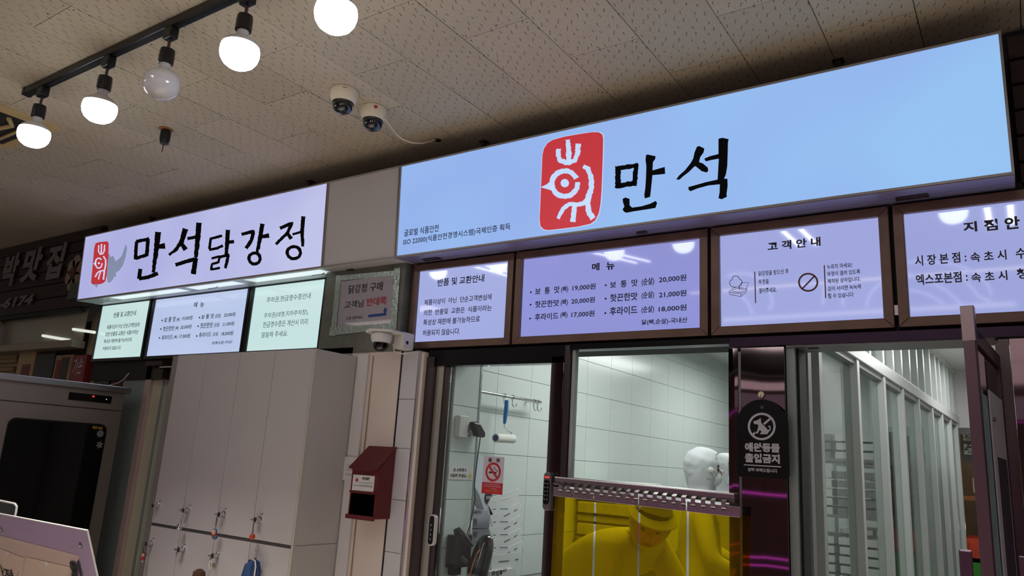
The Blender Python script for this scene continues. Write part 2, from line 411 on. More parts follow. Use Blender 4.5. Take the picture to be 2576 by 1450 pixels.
# outer wall between locker and door
wp = S('wall_pillar', (-2.92, .1, 0), (-2.571, .3, 2.118), cream)
MB().box((-2.866, .085, 0), (-2.79, .1, 2.11)).build('corner_board', white_panel, wp, bevel=.003)
MB().tube([(-2.765, .098, 2.1), (-2.762, .097, 1.7), (-2.768, .097, 1.3), (-2.765, .098, .8)], .003, 6).build('sealant_bead', M('old_sealant', (150, 126, 88), .6), wp)
wt = S('wall_tiled_pilaster', (-2.566, .104, 0), (-2.455, .2, 2.118), grout)
zp = [.68, .92, 1.165, 1.403, 1.643, 1.879, 2.116]
for i in range(6):
    MB().box((-2.564, .1, zp[i] + .0015), (-2.462, .106, zp[i + 1] - .0015)).build('wall_tile', tile_g, wt, bevel=.001)
    MB().box((-2.456, .11, zp[i] + .0015), (-2.45, .2, zp[i + 1] - .0015)).build('wall_tile', tile_g, wt, bevel=.001)
MB().cyl((-2.456, .105, 0), (-2.456, .105, 2.116), .006, n=10).build('corner_strip', chrome, wt)
B('dark_joint', (-2.573, .098, 0), (-2.565, .12, 2.118), dark_gap, wt)
# grey-green sheet above the pillar, wall behind the locker
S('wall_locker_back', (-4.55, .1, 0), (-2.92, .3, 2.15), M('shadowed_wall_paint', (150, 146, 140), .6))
ps = S('trim_3', (-3.19, .1, 2.118), (-2.6, .24, 2.62), concrete)

# ------------------------------------------------------------------ SIGN BOXES (leaning out a little at the top)
TILT = .06
sO = Vector((0, 0, 2.58)); sV = Vector((0, -math.sin(TILT), math.cos(TILT))); sN = Vector((0, -math.cos(TILT), -math.sin(TILT)))
def SG(px, py): return PP(px, py, sO, sN)
H = .487
def signpt(x, w_, d): return Vector((x, 0, 2.58)) + sV * w_ - sN * d     # d = depth behind the face
def sbox(mb, x0, x1, w0, w1, d0, d1):
    p = [signpt(x, w_, d) for w_ in (w0, w1) for (x, d) in ((x0, d0), (x1, d0), (x1, d1), (x0, d1))]
    return mb.hexa(p)
def sign_root(x0, x1, label, cat):
    return empty('sign_box', ((x0 + x1) / 2, .09, 2.58), label, cat)
xs0, xs1, xs2, xs3 = -5.73, -3.118, -2.584, .03
face_l = M('lavender_backlit_acrylic', (50, 50, 56), .5, emit=(172, 175, 226), emis_var=(194, 197, 236), es=.95, spec=.4)
face_m = M('blue_backlit_acrylic', (50, 52, 60), .5, emit=(146, 174, 234), emis_var=(148, 194, 242), es=.98, spec=.4)
rim = M('beige_sign_rim', (156, 148, 142), .4, .3)
under = M('sign_underside_sheet', (136, 130, 160), .35, .2, var=.05)  # lavender reflection of the lit boards is put into this colour
s1 = sign_root(xs0, xs1, 'left lavender backlit sign box with a small red stamp and five black brushed letters', 'sign')
s2 = sign_root(xs1, xs2, 'blank beige-grey panel box between the two lit shop signs', 'panel')
s3 = sign_root(xs2, xs3, 'large pale blue backlit sign box with a big red rooster stamp and two black letters', 'sign')
for rt_, x0, x1, fm in ((s1, xs0, xs1, face_l), (s2, xs1, xs2, blank_panel), (s3, xs2, xs3, face_m)):
    x0 += .002; x1 -= .002
    sbox(MB(), x0 + .007, x1 - .007, .008, H - .008, 0, .012).build('face_panel', fm, rt_)
    f = MB(); t = .008
    sbox(f, x0, x1, H - t, H, -.004, .19); sbox(f, x0, x1, 0, t, -.004, .05); sbox(f, x0, x0 + t, t, H - t, -.004, .185); sbox(f, x1 - t, x1, t, H - t, -.004, .185)
    f.build('rim', rim, rt_)
    sbox(MB(), x0 + t, x1 - t, t, H - t, .17, .185).build('back_sheet', upper_m, rt_)
    if rt_ is not s1:
        u = MB(); sbox(u, x0 + .001, x1 - .001, -.004, .006, .002, .088); sbox(u, x0 + .001, x1 - .001, -.004, .006, .091, .19)
        u.build('underside_sheet', under if rt_ is s3 else blank_panel, rt_)
# lit underside of the left sign
u = MB(); sbox(u, xs0 + .002, xs1 - .002, -.006, .006, .12, .19); sbox(u, xs0 + .002, xs1 - .002, -.004, .006, 0, .02)
for xa, xb in ((xs0, -5.33), (-4.5, -4.42), (-3.93, -3.83), (-3.16, xs1)): sbox(u, xa + .002, xb, -.004, .006, .02, .12)
u.build('underside_sheet', M('white_sign_sheet', (200, 205, 205), .35, var=.03), s1)
for xa, xb in ((-5.33, -4.5), (-4.42, -3.93), (-3.83, -3.16)):
    sbox(MB(), xa, xb, -.002, .006, .02, .12).build('light_strip', M('lit_underside_strip', (150, 150, 150), .3, emit=(212, 226, 228), es=.9), s1)
# hinges and latches under the boxes
def hinge(rt_, x, n=2):
    h = MB(); sbox(h, x - .05, x + .05, -.009, -.004, .07, .11); sbox(h, x - .05, x + .05, -.013, -.008, .087, .093)
    for i in range(n): h.cyl(signpt(x - .035 + i * .035, -.008, .078), signpt(x - .035 + i * .035, -.012, .078), .005, n=8)
    h.build('hinge', steel_dk, rt_)
for x in (-2.42, -.27): hinge(s3, x, 3)
for x in (-3.0, -1.28): 
    h = MB(); sbox(h, x - .02, x + .02, -.012, -.004, .08, .1); h.build('latch', steel_dk, s3 if x > -2.5 else s2)
for x in (-5.5, -4.22, -3.25):
    h = MB(); h.tube([signpt(x - .05, -.012, .09), signpt(x + .03, -.012, .09), signpt(x + .05, -.006, .09)], .004, 6); h.build('latch_rod', chrome, s1)

# ---- printed artwork, main sign (crop coordinates of the photo drawing)
cC = crop(1000, 300, 2.8622); c2 = crop(0, 484, 2.9953)
mC = lambda x, y: SG(*cC(x, y)); m2 = lambda x, y: SG(*c2(x, y))
stamp_red = M('red_translucent_vinyl', (150, 20, 28), .4, emit=(182, 50, 58), es=.95)
vinyl_w = M('white_backlit_vinyl', (120, 125, 130), .3, emit=(184, 208, 244), es=1)
vinyl_w2 = M('white_backlit_vinyl_left', (120, 120, 130), .3, emit=(204, 206, 238), es=1)
ink = M('black_vinyl_lettering', (5, 6, 10), .6, spec=.12)
red = [(1120, 150), (1200, 128), (1300, 110), (1400, 95), (1450, 95), (1475, 110), (1482, 140), (1480, 250), (1475, 400), (1470, 520), (1462, 620), (1450, 680), (1425, 730), (1390, 755), (1300, 775), (1180, 790), (1090, 800), (1055, 795), (1030, 770), (1025, 720), (1030, 600), (1035, 480), (1040, 380), (1045, 260), (1055, 215), (1080, 175)]
cx_, cy_ = 1254, 448
flat(s3, 'stamp_outline', [('p', [(cx_ + (x - cx_) * 1.022, cy_ + (y - cy_) * 1.012) for x, y in red])], vinyl_w, mC, sN * .001)
flat(s3, 'red_stamp', [('p', red)], stamp_red, mC, sN * .0022)
wl = [R([(1162, 215), (1160, 262), (1175, 300), (1225, 318), (1280, 300), (1300, 240), (1303, 178)], (34, 36), 4, seed=1), R([(1228, 150), (1236, 220), (1236, 310)], (30, 42), 4, seed=2),
      ring(1207, 466, 92, 92, 36, 3, 3, 40, -.12, 2 * PI - .42), ('p', [(1032, 492), (1075, 472), (1118, 436), (1124, 520), (1080, 505)]), disc(1207, 462, 30),
      R([(1340, 340), (1375, 360), (1398, 430), (1400, 500), (1378, 560), (1372, 620), (1385, 680), (1412, 718)], (34, 42), 4, seed=4),
      R([(1385, 560), (1345, 608), (1290, 618), (1240, 612), (1195, 645), (1158, 718)], (36, 26), 2, seed=5), R([(1275, 610), (1272, 670), (1266, 742)], (34, 36), 4, seed=6)]
flat(s3, 'stamp_figure', wl, vinyl_w, mC, sN * .0034)
L_man = [R([(1590, 352), (1588, 500)], 40, 3, seed=1), R([(1570, 357), (1735, 333)], 32, 3, seed=2), R([(1720, 322), (1708, 482)], 34, 3, seed=3), R([(1572, 484), (1718, 460)], 36, 3, seed=4),
    ('p', [(1790, 262), (1800, 255), (1860, 268), (1855, 290), (1840, 310), (1837, 370), (1925, 345), (1928, 395), (1880, 400), (1836, 404), (1832, 450), (1820, 560), (1782, 572), (1778, 548), (1785, 500), (1790, 430), (1793, 340), (1787, 295)]),
    ('p', [(1622, 575), (1642, 565), (1672, 575), (1672, 620), (1690, 638), (1760, 628), (1820, 610), (1860, 590), (1870, 605), (1858, 640), (1800, 650), (1700, 665), (1650, 675), (1632, 668), (1622, 650), (1635, 630), (1625, 600)])]
L_seok = [('p', [(2158, 198), (2175, 195), (2210, 212), (2205, 240), (2180, 275), (2172, 310), (2200, 320), (2235, 350), (2238, 375), (2225, 385), (2190, 375), (2150, 342), (2140, 340), (2100, 380), (2060, 410), (2030, 437), (2007, 435), (2030, 405), (2070, 370), (2110, 320), (2130, 285), (2140, 240)]),
    ('p', [(2210, 285), (2250, 268), (2312, 252), (2312, 142), (2340, 135), (2385, 145), (2380, 170), (2378, 260), (2375, 340), (2365, 400), (2352, 430), (2376, 430), (2378, 480), (2370, 540), (2372, 560), (2335, 578), (2312, 570), (2320, 530), (2322, 470), (2240, 478), (2160, 500), (2110, 520), (2097, 510), (2095, 490), (2150, 475), (2220, 455), (2306, 436), (2308, 400), (2314, 285), (2260, 295), (2220, 305)])]
flat(s3, 'brushed_letter', L_man, ink, mC, sN * .002)
flat(s3, 'brushed_letter', L_seok, ink, mC, sN * .002)
def TS(parent, s, cr_, xl, yl, xr, yr, yt, m, bold=.012):
    a = SG(*cr_(xl, yl)); b = SG(*cr_(xr, yr)); c = SG(*cr_(xl, yt)); h = (c - a).length
    return T3(parent, s, a + (b - a) * 0, Vector((b.x - a.x, 0, 0)), sV * h, m, bold, .0015)
TS(s3, '글로벌 식품안전', cC, 48, 848, 296, 818, 798, navy_print)
TS(s3, 'ISO 22000(식품안전경영시스템)국제인증 획득', cC, 42, 916, 813, 813, 865, navy_print)
# ---- left sign artwork
red2 = [(722, 385), (750, 376), (810, 370), (820, 385), (818, 480), (806, 620), (795, 672), (770, 690), (700, 695), (688, 680), (692, 640), (705, 500), (712, 420)]
smoke = [(800, 480), (822, 462), (835, 490), (852, 478), (872, 520), (890, 510), (918, 480), (935, 430), (950, 392), (958, 425), (946, 490), (928, 550), (900, 590), (872, 606), (876, 640), (862, 632), (850, 660), (830, 682), (812, 680), (806, 650), (796, 560)]
flat(s1, 'grey_brush_tail', [('p', smoke), ('p', [(690, 690), (712, 700), (730, 720), (738, 700), (760, 692)])], M('grey_ink_wash', (60, 70, 90), .5, emit=(132, 146, 176), emis_var=(160, 172, 200), es=.8), m2, sN * .001)
flat(s1, 'red_stamp', [('p', red2)], stamp_red, m2, sN * .002)
flat(s1, 'stamp_figure', [R([(748, 400), (745, 445), (757, 468), (778, 465), (789, 440), (791, 396)], 9, 1), R([(768, 390), (766, 465)], 10, 1), ring(747, 535, 25, 38, 10, 1, 3, 24, 0, 5.6), ('p', [(706, 540), (728, 520), (727, 558)]), disc(748, 535, 8, 12),
    R([(782, 482), (799, 510), (800, 545), (790, 590), (785, 630), (782, 660)], 11, 1), R([(785, 590), (752, 596), (735, 612), (720, 640)], 10, 1), R([(762, 600), (752, 625), (745, 658)], 9, 1)], vinyl_w2, m2, sN * .003)
LS = [  # five brushed letters
 [R([(1032, 372), (1026, 440), (1024, 508)], 26, 2), R([(1028, 372), (1126, 352)], 26, 2, seed=1), R([(1118, 352), (1108, 478)], 28, 2, seed=2), R([(1026, 500), (1118, 468)], 26, 2, seed=3), R([(1194, 300), (1182, 420), (1156, 606)], (46, 24), 3), R([(1180, 412), (1246, 404)], (28, 44), 2), R([(1060, 578), (1050, 655)], 30, 2), R([(1050, 652), (1120, 640), (1192, 612)], 28, 2)],
 [R([(1400, 276), (1372, 370), (1330, 430), (1276, 474)], (44, 18), 3), R([(1366, 380), (1402, 434)], (26, 38), 2), R([(1414, 350), (1492, 335)], 24, 2), R([(1502, 230), (1492, 350), (1478, 490)], (42, 30), 3), R([(1324, 548), (1400, 524), (1488, 500)], 28, 2), R([(1478, 498), (1458, 618)], 36, 3)],
 [R([(1584, 352), (1676, 328)], 20, 2), R([(1590, 352), (1580, 430)], 20, 2), R([(1578, 434), (1640, 422), (1682, 402)], 20, 2), R([(1720, 284), (1712, 400), (1706, 490)], (34, 24), 2), R([(1712, 378), (1766, 372)], 26, 2), R([(1596, 500), (1658, 482), (1648, 528), (1600, 542), (1592, 584), (1660, 570)], 18, 1), R([(1660, 488), (1724, 472), (1700, 574)], 22, 2)],
 [R([(1822, 318), (1912, 294), (1898, 360), (1856, 424)], (24, 28), 2), R([(1980, 238), (1964, 330), (1946, 430)], (34, 26), 2), R([(1960, 338), (2030, 326)], (24, 34), 2), ring(1920, 500, 42, 42, 24, 2, 3), R([(1942, 425), (1940, 470)], 22, 1)],
 [R([(2112, 272), (2202, 232), (2168, 308), (2080, 392)], (26, 22), 2), R([(2166, 306), (2198, 352)], (24, 30), 2), R([(2206, 318), (2282, 296)], 18, 2), R([(2288, 182), (2278, 300), (2284, 410)], (32, 22), 2), ring(2216, 456, 50, 46, 24, 2, 3), R([(2222, 400), (2218, 420)], 28, 1)]]
for l in LS: flat(s1, 'brushed_letter', l, ink, m2, sN * .002)
# brackets that hold the boxes to the ceiling
for x, lb in ((-5.2, 'small steel bracket in the dark gap above the left end of the left sign'), (-3.5, 'small steel bracket in the gap above the last letter of the left sign'), (-2.2, 'small steel bracket above the blue sign left part, left of the red stamp'), (-.5, 'small steel bracket in the gap above the right part of the blue sign')):
    hb = MB().box((x - .01, .15, 3.05), (x + .01, .17, 3.2)); hb.box((x - .02, .14, 3.195), (x + .02, .18, 3.2))
    tag(hb.build('hanging_bracket', steel_dk), lb, 'bracket', 'brackets above the signs')

# ------------------------------------------------------------------ MENU BOARDS
def frame_bars(par, x0, x1, z0, z1, wd, y0, y1, m, name='frame_rail'):
    for a, b_, c, d in (((x0, z0), (x1, z0), (x1 - wd, z0 + wd), (x0 + wd, z0 + wd)), ((x1, z0), (x1, z1), (x1 - wd, z1 - wd), (x1 - wd, z0 + wd)),
                        ((x1, z1), (x0, z1), (x0 + wd, z1 - wd), (x1 - wd, z1 - wd)), ((x0, z1), (x0, z0), (x0 + wd, z0 + wd), (x0 + wd, z1 - wd))):
        MB().prism([(p[0], y0, p[1]) for p in (a, b_, c, d)], (0, y1 - y0, 0)).build(name, m, par, bevel=.0025)
YB = .165
def lam(n, a, b, es=.93): return M(n, (60, 60, 66), .045, emit=a, emis_var=b, es=es, spec=.55)
bl = [('white menu board in brown frame with return and exchange notice, left end of the row', -2.585, -1.956, lam('board_glow_a', (164, 174, 228), (172, 180, 232))),
      ('wide brown framed lit menu board with two columns of prices', -1.943, -1.0145, lam('board_glow_b', (146, 152, 224), (144, 146, 206))),
      ('brown framed lit notice board with box drawing and brown prohibition ring', -1.002, -.353, lam('board_glow_c', (164, 172, 226), (160, 168, 226))),
      ('brown framed lit branch address board at the right picture edge', -.340, .64, lam('board_glow_d', (158, 166, 222), (164, 172, 226)))]
boards = []
for lb, x0, x1, m in bl:
    r_ = empty('menu_board', ((x0 + x1) / 2, .18, 2.137), lb, 'menu board')
    frame_bars(r_, x0, x1, 2.137, 2.576, .034, .145, .2, wood_fr)
    xa, xb = x0 + .03, x1 - .03
    MB().hexa([(xa, YB + .0017, 2.165), (xb, YB + .0017, 2.165), (xb, .195, 2.165), (xa, .195, 2.165), (xa, YB - .0017, 2.545), (xb, YB - .0017, 2.545), (xb, .195, 2.545), (xa, .195, 2.545)]).build('light_panel', m, r_)
    boards.append(r_)
b1, b2, b3, b4 = boards
c7 = crop(1020, 640, 5.577); c6 = crop(1280, 620, 4.954); c4 = crop(1760, 450, 3.157)
pr = navy_print
for a in (('반품 및 교환안내', 460, 462, 1115, 388, 358, .02), ('제품이상이  아닌  단순고객변심에', 272, 720, 1215, 645, 640), ('의한  반품및  교환은  식품이라는', 262, 862, 1215, 800, 782),
          ('특성상 재판매 불가능하므로', 255, 1008, 1050, 948, 925), ('허용되지 않습니다.', 245, 1155, 770, 1122, 1068)):
    T(b1, a[0], c7, *a[1:6], YB, pr, a[6] if len(a) > 6 else .014)
PB = M('near_black_print', (18, 20, 52), .5)
def dots(par, cr_, pts, y, m, r):
    mb = MB()
    for px, py in pts:
        p = PY(*cr_(px, py), y); mb.cyl(p, p + Vector((0, -.003, 0)), r, n=14)
    return mb.build('bullets', m, par)
R2 = [('메', 1045, 316, 1138, 300, 222, .03), ('뉴', 1222, 305, 1326, 290, 208, .03),
 ('보  통  맛', 335, 608, 640, 588, 522), ('(뼈)', 658, 585, 748, 582, 500), ('19,000원', 800, 565, 1088, 545, 485),
 ('핫끈한맛', 332, 772, 632, 748, 688), ('(뼈)', 652, 750, 742, 745, 662), ('20,000원', 785, 725, 1078, 712, 648),
 ('후라이드', 328, 935, 623, 905, 850), ('(뼈)', 647, 905, 737, 898, 820), ('17,000원', 785, 895, 1072, 882, 815),
 ('보  통  맛', 1268, 525, 1613, 505, 438), ('(순살)', 1662, 506, 1818, 492, 402), ('20,000원', 1878, 462, 2218, 440, 378),
 ('핫끈한맛', 1268, 698, 1610, 672, 600), ('(순살)', 1660, 668, 1815, 658, 570), ('21,000원', 1878, 648, 2218, 632, 565),
 ('후라이드', 1262, 872, 1608, 838, 768), ('(순살)', 1658, 845, 1815, 836, 748), ('18,000원', 1872, 825, 2220, 808, 745), ('닭(뼈,순살)-국내산', 1660, 995, 2230, 962, 918)]
for a in R2: T(b2, a[0], c6, *a[1:6], YB, PB, a[6] if len(a) > 6 else .02)
dots(b2, c6, ((282, 575), (277, 731), (270, 902), (1215, 488), (1212, 655), (1207, 835)), YB, PB, .0042)
DK = M('dark_brown_print', (44, 34, 40), .5)
for a in (('고 객 안 내', 545, 575, 965, 540, 505, .03), ('닭강정을 받으신 후', 472, 777, 710, 755, 738), ('뚜껑을', 472, 843, 553, 838, 803), ('열어주세요.', 475, 912, 615, 905, 870),
          ('누르지 마세요!', 1015, 720, 1215, 708, 682), ('뚜껑이 열려 있도록', 1017, 775, 1278, 762, 738), ('제작된 상자입니다.', 1018, 832, 1280, 820, 795),
          ('김이 서리면 눅눅해', 1020, 892, 1283, 880, 855), ('질 수 있습니다', 1022, 950, 1225, 943, 912)):
    T(b3, a[0], c4, *a[1:6], YB, DK, a[6] if len(a) > 6 else .016)
mB = lambda cr_, y: (lambda px, py: PY(*cr_(px, py), y))
NY = Vector((0, -1, 0))
flat(b3, 'divider_bar', [R([(441, 740), (447, 990)], 8)], brown_print, mB(c4, YB), NY * .003); flat(b3, 'divider_bar', [R([(993, 690), (1003, 950)], 9)], brown_print, mB(c4, YB), NY * .003)
flat(b3, 'prohibition_ring', [ring(865, 825, 73, 68, 14, n=40), R([(918, 772), (814, 880)], 12)], brown_print, mB(c4, YB), NY * .003)
flat(b3, 'box_drawing', [R([(238, 898), (240, 920), (330, 938), (375, 900), (378, 878), (290, 860)], 4, closed=True), R([(238, 905), (330, 915), (378, 880)], 4), R([(330, 915), (332, 938)], 4), R([(262, 895), (296, 872), (352, 880), (325, 905)], 4, closed=True), R([(372, 875), (396, 828), (338, 826), (318, 862)], 4)], brown_print, mB(c4, YB), NY * .003)
flat(b3, 'steam_drawing', [R([(290, 866), (258, 860), (240, 835), (248, 812), (262, 803), (268, 780), (290, 773), (312, 780), (320, 800), (336, 808), (342, 828), (330, 848), (316, 852), (320, 885)], 5)], brown_print, mB(c4, YB), NY * .003)
for a in (('지', 2098, 430, 2208, 425, 348, .035), ('점', 2262, 420, 2372, 412, 330, .035), ('안', 2425, 408, 2548, 402, 308, .035), ('시 장 본 점 :', 1715, 702, 2122, 660, 620), ('속 초 시', 2155, 668, 2440, 645, 590), ('수', 2515, 640, 2596, 636, 555),
          ('엑스포본점 :', 1722, 855, 2132, 815, 770), ('속 초 시', 2162, 828, 2447, 805, 752), ('청', 2522, 800, 2606, 796, 715)):
    T(b4, a[0], c4, *a[1:6], YB, DK, a[6] if len(a) > 6 else .022)
for b_ in boards: b_.rotation_euler.x = math.radians(.8)
# small fixing plates between boards
tag(B('board_connector', (-.352, .15, 2.18), (-.341, .16, 2.215), steel), 'small bright steel plate in the gap between the two right menu boards', 'bracket')
# ------------------------------------------------------------------ BLACK FRAMED SCREENS under the left sign
YS = .2
sl = [('black framed lit screen with pale green return notice at the far left', -5.752, -5.076, -5.742, -5.098, lam('screen_glow_a', (196, 226, 224), (208, 234, 230))),
      ('black framed lit menu screen, bluish, middle of the three under the left sign', -5.056, -3.985, -5.032, -4.003, lam('screen_glow_b', (184, 198, 236), (198, 212, 240))),
      ('black framed lit parking notice screen right above the locker cabinet', -3.975, -3.245, -3.942, -3.305, lam('screen_glow_c', (200, 230, 230), (210, 236, 232)))]
scn = []
for lb, x0, x1, a0, a1, m in sl:
    r_ = empty('menu_screen', ((x0 + x1) / 2, .22, 2.155), lb, 'screen')
    f = MB().box((x0, .19, 2.155), (x1, .234, 2.176)).box((x0, .19, 2.578), (x1, .234, 2.61)).box((x0, .19, 2.176), (a0, .234, 2.578)).box((a1, .19, 2.176), (x1, .234, 2.578))
    f.build('bezel', black_m, r_); B('light_panel', (a0, YS, 2.176), (a1, .232, 2.578), m, r_); scn.append(r_)
cS = crop(180, 680, 4.954); c5 = crop(640, 560, 3.625); TEAL = M('teal_navy_print', (28, 62, 96), .5)
for a in (('반품 및 교환안내', 525, 598, 803, 562, 535), ('제품이상이 아닌 단순고객변심에', 440, 742, 845, 706, 688), ('의한 반품및 교환은 식품이라는', 420, 828, 835, 800, 775), ('특성상 재판매 불가능하므로', 405, 915, 752, 890, 868), ('허용되지 않습니다.', 390, 1002, 618, 990, 955)):
    T(scn[0], a[0], cS, *a[1:6], YS, TEAL, .012)
for a in (('메', 1525, 470, 1567, 465, 402), ('뉴', 1603, 468, 1652, 463, 398), ('보 통 맛', 1155, 658, 1298, 644, 592), ('(뼈)', 1308, 652, 1350, 645, 598), ('19,000원', 1378, 634, 1508, 622, 578), ('핫끈한맛', 1140, 768, 1280, 752, 708), ('(뼈)', 1292, 758, 1335, 752, 703), ('20,000원', 1358, 742, 1495, 732, 688),
          ('후라이드', 1122, 878, 1262, 862, 818), ('(뼈)', 1275, 866, 1318, 862, 815), ('17,000원', 1343, 857, 1478, 848, 802), ('보 통 맛', 1618, 616, 1775, 605, 555), ('(순살)', 1790, 608, 1860, 600, 545), ('20,000원', 1900, 590, 2043, 580, 535),
          ('핫끈한맛', 1605, 732, 1760, 716, 665), ('(순살)', 1775, 720, 1845, 712, 658), ('21,000원', 1885, 704, 2028, 694, 650), ('후라이드', 1588, 846, 1740, 830, 784), ('(순살)', 1760, 832, 1830, 824, 776), ('18,000원', 1868, 825, 2015, 814, 768), ('닭(뼈,순살)-국내산', 1755, 936, 2005, 918, 892)):
    T(scn[1], a[0], cS, *a[1:6], YS, TEAL, .016)
dots(scn[1], cS, ((1132, 628), (1115, 735), (1098, 845), (1597, 592), (1580, 700), (1563, 822)), YS, TEAL, .0055)
for a in (('주차권,현금영수증안내', 112, 738, 513, 698, 685), ('주차권(대영,지하주차장),', 87, 882, 492, 850, 828), ('현금영수증은 계산시 미리', 78, 966, 487, 930, 912), ('말씀해 주세요.', 66, 1054, 305, 1038, 1003)):
    T(scn[2], a[0], c5, *a[1:6], YS, TEAL, 0)

# ================================================================== CEILING FITTINGS
tr = MB().box((-3.83, -1.322, 3.166), (.9, -1.286, 3.198)); tr.box((-3.835, -1.324, 3.164), (-3.81, -1.284, 3.2))
tk = MB().box((-3.83, -1.31, 3.1655), (.9, -1.298, 3.1665))
root = empty('lighting_track', (-1.5, -1.304, 3.2), 'long black lighting track running across the ceiling above the bulbs', 'track light rail')
tr.build('rail', black_m, root, bevel=.003); tk.build('groove', M('track_groove', (4, 4, 4), .8), root)
lens_on = M('lit_bulb_front', (220, 225, 230), .3, emit=(238, 246, 255), es=15)
refl_m = M('bulb_frosted_collar', (206, 200, 196), .3, var=.03)
lens_off = M('unlit_bulb_glass', (208, 203, 202), .12, var=.02, coat=.6)
bulbs = [(-3.652, 'lit mushroom bulb nearest the left end of the black track', 1, .02), (-3.085, 'lit mushroom bulb between the leftmost bulb and the unlit one', 1, .05), (-2.636, 'unlit white mushroom bulb, the only dark one on the track', 0, .03),
         (-2.166, 'lit mushroom bulb just right of the unlit one', 1, .0), (-1.69, 'lit mushroom bulb cut by the top picture edge above the ceiling cameras', 1, .0), (-.233, 'lit mushroom bulb at the far right of the track, outside the frame', 1, 0)]
for i, (x, lb, on, tl) in enumerate(bulbs):
    y = -1.304
    r_ = empty('track_lamp', (x, y, 3.166), lb, 'light bulb', 'mushroom bulbs on the ceiling track')
    MB().box((x - .028, y - .018, 3.118), (x + .028, y + .018, 3.166)).build('adapter', black_m, r_, bevel=.006)
    MB().cyl((x, y, 3.12), (x, y, 3.078), .006, n=10).sph((x, y, 3.076), .009, 10, 8).build('swivel_stem', steel_dk, r_, smooth=True)
    ax = Vector((-tl, tl * .5, -1)).normalized(); o = Vector((x, y, 3.078))
    MB().lathe(o, ax, [(.012, 0), (.026, .004), (.028, .02), (.028, .062), (.025, .064)], 20).build('socket', black_m, r_, smooth=True)
    MB().lathe(o, ax, [(.020, .058), (.020, .078), (.023, .086), (.041, .098), (.056, .110), (.0635, .124)], 28, cap=False).build('collar', refl_m, r_, smooth=True)
    MB().lathe(o, ax, [(.0635, .1235), (.0665, .138), (.0665, .153), (.062, .171), (.052, .187), (.036, .199), (.017, .205), (.0005, .2065)], 28, cap=False).build('bulb_front', lens_on if on else lens_off, r_, smooth=True)
for x, lb, on, tl in bulbs:
    if on:
        l = bpy.data.lights.new('bulb_beam', 'AREA'); l.shape = 'DISK'; l.size = .06; l.energy = 8.5; l.spread = math.radians(76); l.color = (1, .95, .88)
        o = bpy.data.objects.new('bulb_beam', l); COL.objects.link(o); o.location = (x, -1.304, 2.864)
# two ceiling dome cameras
def dome(x, y, lb, red):
    r_ = empty('dome_camera', (x, y, 3.2), lb, 'security camera', 'dome cameras on the ceiling')
    o = Vector((x, y, 3.2)); ax = Vector((0, 0, -1))
    MB().lathe(o, ax, [(.062, 0), (.064, .008), (.0635, .026), (.061, .034), (.0535, .058), (.051, .06), (.044, .061)], 36).build('housing', cam_cream, r_, smooth=True)
    MB().lathe(o, ax, [(.049, .059), (.0495, .063), (.046, .066)], 32).build('trim_ring', black_m, r_, smooth=True)
    MB().lathe(o, ax, [(.0465, .062), (.046, .075), (.042, .09), (.033, .102), (.018, .11), (.0005, .1125)], 32, cap=False).build('lens_dome', dome_m, r_, smooth=True)
    d = (CAM - o).normalized(); d.z = 0; d.normalize(); t = Vector((-d.y, d.x, 0))
    if red:
        c = o + d * .0638 + t * .006 + Vector((0, 0, -.018)); q = [c + t * sx * .0075 + Vector((0, 0, sz * .007)) for sx, sz in ((-1, -1), (1, -1), (1, 1), (-1, 1))]
        MB().prism(q, d * .001).build('red_sticker', red_print, r_, label='small red square sticker')
    else:
        c = o + d * .064 + Vector((0, 0, -.012)); MB().prism([c + t * sx * .01 + Vector((0, 0, sz * .0015)) for sx, sz in ((-1, -1), (1, -1), (1, 1), (-1, 1))], d * .0006).build('seam_mark', alu_sh, r_)
    return r_
dome(-2.452, -.572, 'cream dome camera on the ceiling, the left and upper one of the pair', 0)
dome(-2.455, -.377, 'cream dome camera with a red square sticker, trailing a cable', 1)
pts = [Vector((-2.40, -.36, 3.15))] + [PX(px, py, -2.405) for px, py in ((985, 322), (996, 337), (1012, 350), (1035, 359), (1060, 361), (1080, 357), (1094, 352))] + [Vector((-2.405, .03, 3.202))]
ck = MB().tube(pts, .0036, 6); ck.tube([pts[4], pts[4] + Vector((.01, -.02, -.006))], .001, 4)
tag(ck.build('camera_cable', M('cream_cable', (232, 212, 180), .5), smooth=True), 'thin cream cable sagging from the stickered dome camera to a ceiling hole', 'cable')
hb = MB().cyl((-2.405, .035, 3.1965), (-2.405, .035, 3.2), .02, n=16)
tag(hb.build('cable_hole', M('hole_black', (5, 5, 5), .9)), 'ragged black hole in the ceiling where the camera cable enters', 'hole')
hc = MB().lathe((-2.36, -.0, 3.2), (0, 0, -1), [(.055, 0), (.055, .0012), (.052, .0018)], 28)
tag(hc.build('blanking_plate', M('stained_plate', (176, 162, 138), .75)), 'faint round blanking plate on the ceiling beside the cable hole', 'plate')
# dangling lamp holder
x, y = -3.625, -.716
r_ = empty('lamp_holder', (x, y, 3.2), 'burnt empty black lamp holder dangling from a rusty ceiling rose', 'lamp holder')
MB().lathe((x, y, 3.2), (0, 0, -1), [(.034, 0), (.036, .003), (.03, .006), (.012, .007)], 24).build('ceiling_rose', M('rusty_rose', (150, 96, 48), .7, var=.3), r_, smooth=True)
MB().lathe((x + .004, y, 3.193), (.03, 0, -1), [(.018, 0), (.026, .01), (.026, .055), (.02, .075), (.022, .078)], 20).build('socket', black_m, r_, smooth=True)
MB().tube([(x + .016, y, 3.12), (x + .0, y, 3.1), (x - .002, y, 3.07)], .0022, 6).tube([(x - .006, y, 3.12), (x - .004, y + .003, 3.095), (x + .003, y, 3.08)], .0016, 5).build('bare_wires', M('brown_wire', (70, 46, 34), .5), r_)
